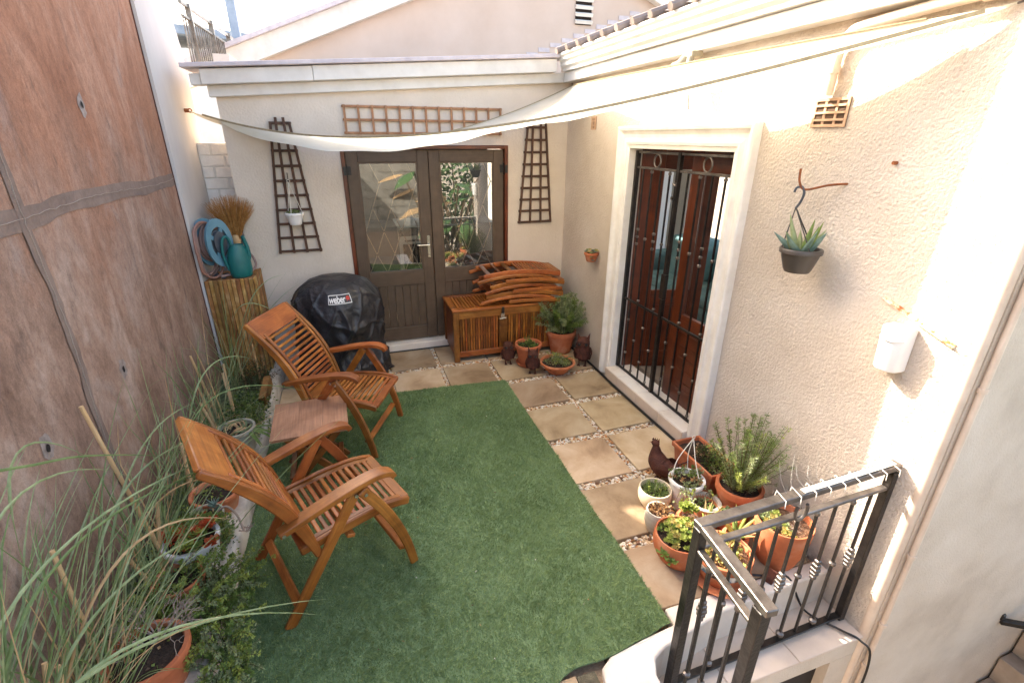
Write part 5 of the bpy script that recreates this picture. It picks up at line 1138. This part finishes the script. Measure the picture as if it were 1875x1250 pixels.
for a in (.9, 3.0, 5.0): b.tube(hermite([(.1*math.cos(a), .1*math.sin(a), .195), (.07*math.cos(a)+.03, .06*math.sin(a)+.06, .29), (.10, .115, .395)], 6), .0028, 6)
b.tube([(.10+.010*math.cos(q), .115, .402+.012*math.sin(q)) for q in np.linspace(0, 6.28, 12)], .0035, 6); b.build('cords', 'string', t)
t = pot('cream glazed bowl of grassy green leaves at the edge of the pots', (-.108, -1.385, 0), .100, .062, .135, m='cream', rim=0, belly=.018, group=FG)
mb = MB()
for i in range(260):
    a = rnd(0, 6.28); q = rnd(0, .06); e_ = rnd(.3, 1.3); p = np.array((q*math.cos(a), q*math.sin(a), .11)); d = np.array((math.cos(a)*math.cos(e_), math.sin(a)*math.cos(e_), math.sin(e_))); L_ = rnd(.03, .06); mb.blade([p, p+d*L_*.6, p+d*L_-np.array((0, 0, .01))], [.004, .004, .0008], (-math.sin(a), math.cos(a), .2), i % 3 == 0)
mb.build('grass_leaves', ['lf_green', 'lf_reed2'], t); needles(t, .11, 9, .07, .06, ['lf_grey', 'lf_lime'], .012, .008, 24, .05)
t = pot('small pale grey pot of dry pinkish leaves beside the cream bowl', (-.205, -1.565, 0), .072, .056, .145, m='greypot', rim=0, belly=.012, group=FG, soil='drysoil')
cloud(t, (0, 0, .13), (.055, .055, .02), 180, ['lf_tan', 'lf_brown', 'lf_dry'], .026, .014, clumps=20)
t = pot('small brown plastic pot with grey rim and seedlings among the pots', (.075, -1.61, 0), .082, .06, .165, m='terraold', rim=.016, group=FG, soil_drop=.035)
cloud(t, (0, 0, .13), (.05, .05, .025), 60, ['lf_green', 'lf_grey'], .024, .016); b = MB(); b.lathe([(.0905, .158), (.0915, .166), (.071, .1675), (.069, .15)], 30, cap=False); b.build('rim_band', 'greypot', t, smooth=True)
t = pot('small terracotta pot of wilting leaves in front of the rosemary pot', (.150, -1.735, 0), .066, .048, .155, rim=.02, group=FG); cloud(t, (0, 0, .14), (.05, .05, .03), 120, ['lf_dark', 'lf_brown', 'lf_grey'], .03, .02)
t = pot('dark red clay bowl of dry roots behind the yellow green succulents', (-.045, -1.685, 0), .098, .07, .13, m='terraold', rim=.014, group=FG, soil='drysoil'); mb = MB()
for i in range(30): twiggy(mb, np.array((rnd(-.06, .06), rnd(-.06, .06), .105)), np.array((rnd(-1, 1), rnd(-1, 1), .5)), .025, .0013, 1)
mb.build('roots', 'twig', t)
mb = MB()
for i in range(16): a = rnd(-.6, 1.4); fleshy(mb, (.05, -.03, .11), (math.cos(a), math.sin(a), rnd(.5, 1.2)), rnd(.08, .15), .008, .0, i % 3)
mb.build('strap_leaves', ['lf_yellow', 'lf_tan', 'lf_lime'], t, smooth=True)
t = pot('wide terracotta bowl overflowing with yellow green succulents', (-.215, -1.785, 0), .140, .095, .170, rim=.0, belly=.022, group=FG, soil_drop=.02)
mb = MB()
for i in range(95): a = rnd(0, 6.28); q = .118*math.sqrt(rnd(0, 1)); rosette(mb, (q*math.cos(a), q*math.sin(a), .155+rnd(0, .035)+.03*(1-(q/.12)**2)), rnd(.016, .027), 11, random.choice((0, 0, 1, 2)), .4)
for i in range(10): a = rnd(.2, 1.5); rosette(mb, (.05+.07*math.cos(a), .05+.06*math.sin(a), .21+rnd(0, .05)), rnd(.03, .04), 14, 0, .3)
rosette(mb, (-.15, -.06, .13), .05, 16, 2, .2); rosette(mb, (-.13, -.10, .11), .045, 14, 2, .2); mb.build('succulents', ['lf_lime', 'lf_yellow', 'lf_green'], t)
t = pot('terracotta pot with painted white and blue band standing in a saucer', (-.085, -1.955, .014), .135, .100, .165, rim=.03, saucer=.165, group=FG, soil='drysoil', m='terraold')
b = MB(); b.lathe([(.1222, .075), (.1315, .118), (.1318, .1185), (.1218, .0745)], 40, cap=False); o = b.build('painted_band', 'print_w', t, smooth=True)
for k in range(14):
    a0 = 2*math.pi*k/14; tri = [(a0, .08), (a0+.36, .08), (a0+.18, .113)]; b = MB(); b.add([((.1335 if z < .1 else .1365)*math.cos(a)*(.96 if z < .1 else 1), (.1335 if z < .1 else .1365)*math.sin(a)*(.96 if z < .1 else 1), z) for a, z in tri], [(0, 1, 2)]); b.build('painted_triangle', 'blue' if k % 2 else 'black', o)
cloud(t, (0, 0, .145), (.10, .10, .05), 420, ['lf_yellow', 'lf_tan', 'lf_lime', 'lf_brown'], .034, .017, wts=(3, 3, 2, 1), clumps=22)
t = pot('largest terracotta pot with sparse succulents in the railing corner', (.285, -1.955, 0), .142, .092, .275, rim=0, belly=.012, group=FG, soil='drysoil', soil_drop=.03)
mb = MB()
for i in range(34): a = rnd(1.3, 4.4); q = .11*math.sqrt(rnd(.1, 1)); rosette(mb, (q*math.cos(a), q*math.sin(a), .25+rnd(0, .025)), rnd(.018, .03), 12, random.choice((0, 1, 2)), .35)
mb.build('succulents', ['lf_lime', 'lf_yellow', 'lf_grey'], t); mb = MB()
for i in range(26): twiggy(mb, np.array((rnd(0, .09), rnd(-.07, .05), .245)), np.array((rnd(-1, 1), rnd(-1, 1), .4)), .03, .0016, 1)
mb.build('dead_stems', 'twig', t)
t = pot('small hidden pot of dark green creeping leaves by the right wall', (.455, -1.83, 0), .055, .045, .16, group=FG, m='darkplastic'); cloud(t, (0, 0, .15), (.085, .12, .07), 560, ['lf_dark', 'lf_dark', 'lf_brown'], .016, .009)
t = pot('small pot of orange tipped strap leaves inside the railing corner', (.085, -1.855, 0), .06, .045, .14, group=FG, m='terraold'); mb = MB()
for i in range(15): a = i*2.4; fleshy(mb, (0, 0, .12), (math.cos(a), math.sin(a), rnd(.7, 1.8)), rnd(.12, .20), .011, -.05, i % 4)
mb.build('strap_leaves', ['lf_lime', 'lf_yellow', 'lf_tan', 'lf_green'], t, smooth=True)
bk_ = MB(); bk_.frame((.155, -2.055, .022), (.036, .014, 0), (-.010, .024, 0), (0, 0, .020)); tag(bk_.build('loose_brick', 'rust', bevel=.005), 'broken dark brick beside the largest terracotta pot', 'brick')
# rusty hen
hn = thing('hen_figure', 'rusty metal hen figure beside the planter trough', 'hen figure', (.105, -1.175, 0), R(112))
b = MB(); P = hermite([(-.085, 0, .115), (-.05, 0, .09), (.0, 0, .082), (.045, 0, .10), (.07, 0, .15), (.078, 0, .195), (.082, 0, .222)], 5); r_ = list(np.interp(np.linspace(0, 1, len(P)), [0, .18, .38, .58, .75, .9, 1], [.012, .052, .07, .062, .036, .024, .018])); b.tube(P, r_, 16); b.build('body', 'rust', hn, smooth=True)
b = MB(); b.ball((.088, 0, .232), .026, (1.15, .8, 1), 12, 8); b.build('head', 'rust', hn, smooth=True)
b = MB(); b.add([(.11, .007, .232), (.11, -.007, .232), (.135, 0, .222), (.11, 0, .220)], [(0, 1, 2), (1, 3, 2), (3, 0, 2)]); b.build('beak', 'rustbright', hn)
for k in range(4): b = MB(); x = .068+.014*k; b.add([(x-.008, .003, .25), (x+.008, .003, .25), (x-.004, 0, .282-.004*k), (x-.008, -.003, .25), (x+.008, -.003, .25)], [(0, 1, 2), (4, 3, 2), (1, 4, 2), (3, 0, 2)]); b.build('comb_point', 'rust', hn)
for s in (-1, 1):
    b = MB(); b.grid(lambda u, v: (-.075+.12*u, s*(.058+.014*math.sin(math.pi*u)*math.sin(math.pi*v)), .06+.075*v*math.sin(math.pi*(u*.8+.15))+.02*(1-u)), 10, 6); b.build('wing', 'rust', hn, smooth=True)
    b = MB(); b.tube([(.0, s*.025, .03), (.005, s*.027, .004)], .005, 6)
    for d in (-.5, 0, .5): b.tube([(.005, s*.027, .005), (.04, s*.027+.025*d, .003)], .004, 5)
    b.build('foot', 'rust', hn)
for k in range(6): b = MB(); a = (k-2.5)*.16; b.sweep([(-.07, a*.1, .115), (-.11, a*.22, .15+.012*k % 2), (-.13, a*.34, .19-abs(a)*.05)], [.02, .022, .006], .003, up=(1, 0, .5)); b.build('tail_feather', 'rust', hn)

# ------------------------------------------------------------------ planting bed
BG = 'pots in the planting bed'; SZ = .10
t = pot('terracotta pot of bare grey twigs in the bed at bottom left', (-2.640, -1.775, SZ), .135, .10, .21, rim=.03, group=BG, soil_drop=.02)
mb = MB()
for i in range(15): a = rnd(0, 6.28); twiggy(mb, np.array((.02, .05, .19)), np.array((math.cos(a), math.sin(a)+.3, rnd(.3, 1.1))), .07, .0034, 3)
mb.build('twigs', 'twig', t); cloud(t, (0, 0, .195), (.1, .1, .006), 26, ['lf_tan', 'lf_brown', 'lf_green'], .022, .014)
t = thing('herb_clump', 'sprawling green thyme like herb spilling over the kerb at bottom left', 'herb', (-2.60, -1.47, SZ))
needles(t, 0, 120, .26, .27, ['lf_green', 'lf_lime', 'lf_grey'], .018, .009, 62, .14, arch=.35, up=.5, bare=.1, thick=.0014, leanx=.15); needles(t, .0, 90, .20, .24, ['lf_green', 'lf_grey', 'lf_lime'], .018, .009, 55, .10, arch=.4, bare=.1, thick=.0014, cx=.12, cy=-.16, wts=(4, 2, 2)); needles(t, .0, 60, .15, .20, ['lf_green', 'lf_lime', 'lf_grey'], .018, .009, 50, .10, arch=.4, bare=.1, thick=.0014, cx=.15, cy=.08)
needles(t, .0, 50, .10, .16, ['lf_green', 'lf_lime', 'lf_grey'], .018, .009, 50, .08, arch=.5, bare=.1, thick=.0014, cx=.20, cy=-.32)
t = pot('white pot of green and red tipped succulent rosettes beside the kerb', (-2.635, -1.165, SZ), .118, .095, .20, m='whiteplastic', rim=.02, group=BG)
mb = MB()
for i in range(34): a = rnd(0, 6.28); q = .12*math.sqrt(rnd(0, 1)); rosette(mb, (.03+q*math.cos(a), q*math.sin(a), .205+.04*(1-(q/.12)**2)+rnd(-.01, .02)), rnd(.034, .05), 13, random.choice((0, 0, 0, 1, 2)), .33, tipmi=random.choice((None, None, 2)))
for i in range(7): rosette(mb, (-.09+rnd(-.03, .03), .02+rnd(-.06, .06), .215), .04, 12, 2, .35)
mb.build('succulents', ['lf_green', 'lf_lime', 'lf_red'], t)
t = pot('terracotta pot with soil beside the red tipped succulents', (-2.65, -1.36, SZ), .10, .085, .15, group=BG, m='terraold'); cloud(t, (0, 0, .14), (.07, .07, .02), 70, ['lf_green', 'lf_dark', 'lf_brown'], .02, .012)
t = pot('mossy stone bowl of blue grey succulents in the bed', (-2.625, -.965, SZ), .095, .06, .165, m='stonepot', rim=0, group=BG); mb = MB()
for i in range(8): rosette(mb, (rnd(-.06, .0), rnd(-.05, .05), .15), .022, 12, 1, .36)
for i in range(12): a = rnd(0, 6.28); fleshy(mb, (.045, .03, .15+.05*rnd(0, 1)), (math.cos(a), math.sin(a), 1.1), .05, .005, 0, 0)
mb.build('succulents', ['lf_blue', 'lf_grey'], t, smooth=True); mb = MB(); mb.tube(hermite([(.05, .02, .15), (.1, .03, .17), (.15, .0, .12), (.18, -.06, .06)], 5), .006, 6)
for q in ((.19, -.07, .06), (.2, -.03, .05)):
    for i in range(12): a = rnd(0, 6.28); mb.tube([q, np.array(q)+np.array((math.cos(a), math.sin(a), .6))*.03], .0022, 4)
mb.build('trailing_stem', 'twig', t)
t = pot('dark terracotta bowl of bare soil behind the front armchair', (-2.615, -.76, SZ), .125, .085, .16, m='terraold', rim=.02, group=BG); cloud(t, (0, 0, .145), (.08, .08, .02), 60, ['lf_green', 'lf_lime', 'lf_dark'], .02, .012)
t = pot('pale stone pot of dry trailing stems behind the side table', (-2.605, -.14, SZ), .115, .09, .20, m='stonepot', rim=.02, group=BG); mb = MB()
for i in range(30): a = rnd(0, 6.28); q = rnd(.02, .08); mb.tube(hermite([(q*math.cos(a), q*math.sin(a), .18), (q*1.3*math.cos(a+.7), q*1.3*math.sin(a+.7), .21), (q*1.5*math.cos(a+1.5), q*1.5*math.sin(a+1.5), .185)], 4), .004, 5, mi=i % 2)
mb.build('dry_stems', ['cane', 'lf_grey'], t); mb = MB()
for i in range(9): a = rnd(-1.0, .6); p = np.array((.06, -.02, .18)); d = np.array((math.cos(a), math.sin(a), .35)); mb.blade([p+d*u*.2-np.array((0, 0, .12*u*u)) for u in np.linspace(0, 1, 5)], [.012, .022, .022, .014, .002], (-math.sin(a), math.cos(a), .1))
mb.build('strap_leaves', 'lf_green', t)
t = thing('clover_patch', 'patch of round green clover like leaves at the back of the bed', 'ground cover', (-2.66, .36, SZ)); cloud(t, (0, 0, .02), (.17, .33, .16), 1500, ['lf_green', 'lf_grey', 'lf_dark'], .022, .019, clumps=40, wts=(4, 2, 2)); needles(t, 0, 22, .10, .18, ['lf_green', 'lf_grey'], .02, .016, 12, .12, cy=-.30, arch=.3)
t = thing('dry_shrub', 'dark purplish dry shrub in front of the wooden box', 'shrub', (-2.63, .86, SZ)); cloud(t, (0, 0, .05), (.19, .27, .20), 1500, ['lf_dark', 'lf_brown', 'lf_grey'], .014, .006, clumps=34, wts=(4, 4, 1)); needles(t, 0, 40, .26, .20, ['lf_dark', 'lf_brown'], .012, .005, 50, .1, thick=.0016)
bd = MB(); bd.frame((-2.515, .56, .20), (.004, .16, .02), (-.025, 0, .0), (0, -.02, .055)); tag(bd.build('edging_board', 'oldwood', bevel=.003), 'short weathered board leaning on the kerb behind the side table', 'board')
# reeds
def reeds(label, loc, n, hmin, hmax, lean, spread, wmax=.02, canes=(), dry=.2, seed=1, longs=()):
    t = thing('reed_clump', label, 'reed grass', loc, 0, 'tall reed grasses along the brown wall'); mb = MB(); r_ = random.Random(seed)
    for i in range(n):
        a = r_.uniform(0, 6.283); q = spread*math.sqrt(r_.random()); p = np.array((q*math.cos(a)*.7, q*math.sin(a), 0)); H = r_.uniform(hmin, hmax)
        d = np.array((r_.gauss(lean[0], .32), r_.gauss(lean[1], .42), 0)); bend = r_.uniform(.2, .75); pts = []
        for u in np.linspace(0, 1, 11):
            pt = p+d*H*(u*.35+bend*u*u)+np.array((0, 0, H*(u-.42*bend*u**2.6)))
            pt[0] = max(pt[0], BX+.02-loc[0]); pt[2] = max(pt[2], .02); pts.append(pt)
        w0 = r_.uniform(.5, 1)*wmax; wd = [w0*(.55+.45*min(1, u*4))*(1-u**3) + .0006 for u in np.linspace(0, 1, 11)]; k = r_.random()
        mb.blade(pts, wd, (-d[1]+.3, d[0]+.25, .25), 2 if k < dry else (1 if k < .45 else 0))
    for (q, m_) in longs:
        q = [np.array(x)-np.array(loc) for x in q]; cq = 2*q[1]-.5*(q[0]+q[-1])
        P = np.array([(1-a)**2*q[0]+2*a*(1-a)*cq+a*a*q[-1] for a in np.linspace(0, 1, 18)]) if len(q) == 3 else np.array(hermite(q, 8)); n_ = len(P); d = P[-1]-P[0]; u = np.linspace(0, 1, n_)
        mb.blade(P, wmax*1.15*(.55+.45*np.minimum(1, u*4))*(1-u**4)*.9+.0006, (-d[1]*.4+.1, d[0]*.4+.3, .75), m_)
    mb.build('blades', ['lf_reed', 'lf_reed2', 'lf_dry'], t)
    for (x, y, dx, dy, h) in canes:
        b = MB(); b.tube([(x, y, 0), (x+dx*.5, y+dy*.5, h*.5), (x+dx*.52, y+dy*.52, h*.52), (x+dx, y+dy, h)], [.010, .0095, .0085, .008], 8); b.build('cut_cane', 'cane', t, smooth=True)
reeds('dense clump of long arching reeds at bottom left', (-2.80, -2.28, SZ), 100, .6, 1.35, (.15, .45), .18, .0095, [(.0, .1, .02, .2, .5), (.03, .2, -.02, .15, .42)], seed=11, longs=[([(-2.78, -2.3, .1), (-2.55, -2.28, .80), (-1.97, -1.83, .40)], 0), ([(-2.75, -2.36, .1), (-2.5, -2.28, .84), (-2.0, -1.88, .38)], 0), ([(-2.78, -2.2, .1), (-2.7, -2.1, .95), (-2.35, -1.05, .68)], 0), ([(-2.8, -2.2, .1), (-2.7, -2.0, .9), (-2.4, -1.1, .62)], 1), ([(-2.8, -2.25, .1), (-2.78, -2.1, 1.2), (-2.72, -1.7, 1.15), (-2.6, -1.2, .8)], 1), ([(-2.8, -2.3, .1), (-2.72, -2.1, 1.1), (-2.66, -1.5, .95)], 0), ([(-2.8, -2.2, .1), (-2.6, -1.9, .8), (-2.3, -1.6, .7)], 2), ([(-2.8, -2.25, .1), (-2.65, -2.0, .7), (-2.35, -1.45, .55)], 0)])
reeds('clump of arching reeds beside the twig pot', (-2.79, -1.85, SZ), 70, .45, 1.2, (.2, .45), .15, .009, [(.02, .05, -.05, .1, .7)], seed=12, longs=[([(-2.8, -1.9, .1), (-2.82, -1.75, 1.1), (-2.75, -1.44, .98)], 0), ([(-2.8, -1.85, .1), (-2.7, -1.5, .8), (-2.45, -.85, .66)], 0), ([(-2.78, -1.9, .1), (-2.65, -1.5, .7), (-2.4, -1.0, .55)], 1), ([(-2.8, -1.8, .1), (-2.75, -1.3, .75), (-2.6, -.7, .8)], 0), ([(-2.8, -1.8, .1), (-2.7, -1.4, .6), (-2.5, -1.0, .5)], 2)])
reeds('clump of reeds with one tall leaning cut cane', (-2.78, -1.22, SZ), 60, .35, 1.0, (.12, .25), .14, .008, [(.04, .03, -.08, -.06, 1.02), (-.02, .1, .02, .05, .3), (.03, -.1, -.03, -.08, .34), (.0, -.02, .05, .1, .42)], seed=13)
reeds('clump of reeds behind the front armchair', (-2.80, -.62, SZ), 64, .4, 1.05, (.14, .12), .16, .008, [(.04, .1, .03, .07, .36), (.06, -.1, -.02, .1, .42), (.0, .0, .05, -.05, .3)], seed=14, longs=[([(-2.8, -.65, .1), (-2.6, -.55, .72), (-2.1, -.17, .5)], 1), ([(-2.8, -.6, .1), (-2.65, -.4, .8), (-2.4, .0, .7)], 0)])
reeds('clump of reeds with cut canes beside the clover', (-2.80, .12, SZ), 46, .4, 1.1, (.16, .05), .13, .0075, [(.02, .1, -.08, -.02, .62), (.03, -.05, -.06, .03, .42), (.1, .15, -.02, .1, .46), (.11, .12, -.03, .06, .42), (.05, -.1, -.07, .0, .34)], seed=15)
reeds('upright clump of reeds in front of the wooden box', (-2.78, .82, SZ), 34, .55, 1.2, (.10, -.05), .07, .0085, [(.06, .05, -.03, .05, .34), (.17, .1, -.01, .02, .38)], seed=16, dry=.08, longs=[([(-2.78, .8, .1), (-2.6, .95, .8), (-2.3, 1.1, 1.02)], 0), ([(-2.76, .8, .1), (-2.6, .6, .9), (-2.2, .5, .75)], 0)])

for (x, y, rx, ry, h_, lab) in ((-2.52, -.45, .06, .22, .13, 'fringe of small leaves hanging over the kerb behind the front armchair'), (-2.56, -1.07, .07, .13, .17, 'fringe of small leaves between the red tipped succulents and stone bowl'), (-2.54, .15, .06, .2, .15, 'fringe of small leaves over the kerb beside the side table'), (-2.74, -1.55, .15, .17, .17, 'low green creeping weeds between the twig pot and the brown wall'), (-2.77, -.98, .12, .22, .17, 'low creeping weeds behind the mossy stone bowl'), (-2.72, -.42, .15, .22, .19, 'low leafy weeds between the soil bowl and pale stone pot')):
    t = thing('weed_patch', lab, 'weeds', (x, y, SZ-.01)); cloud(t, (0, 0, 0), (rx, ry, h_), 1300, ['lf_green', 'lf_grey', 'lf_lime', 'lf_dry'], .024, .011, clumps=34, wts=(4, 3, 2, 1)); needles(t, 0, 16, h_*1.6, rx*1.2, ['lf_green', 'lf_grey'], .018, .009, 34, rx*.6, arch=.3)
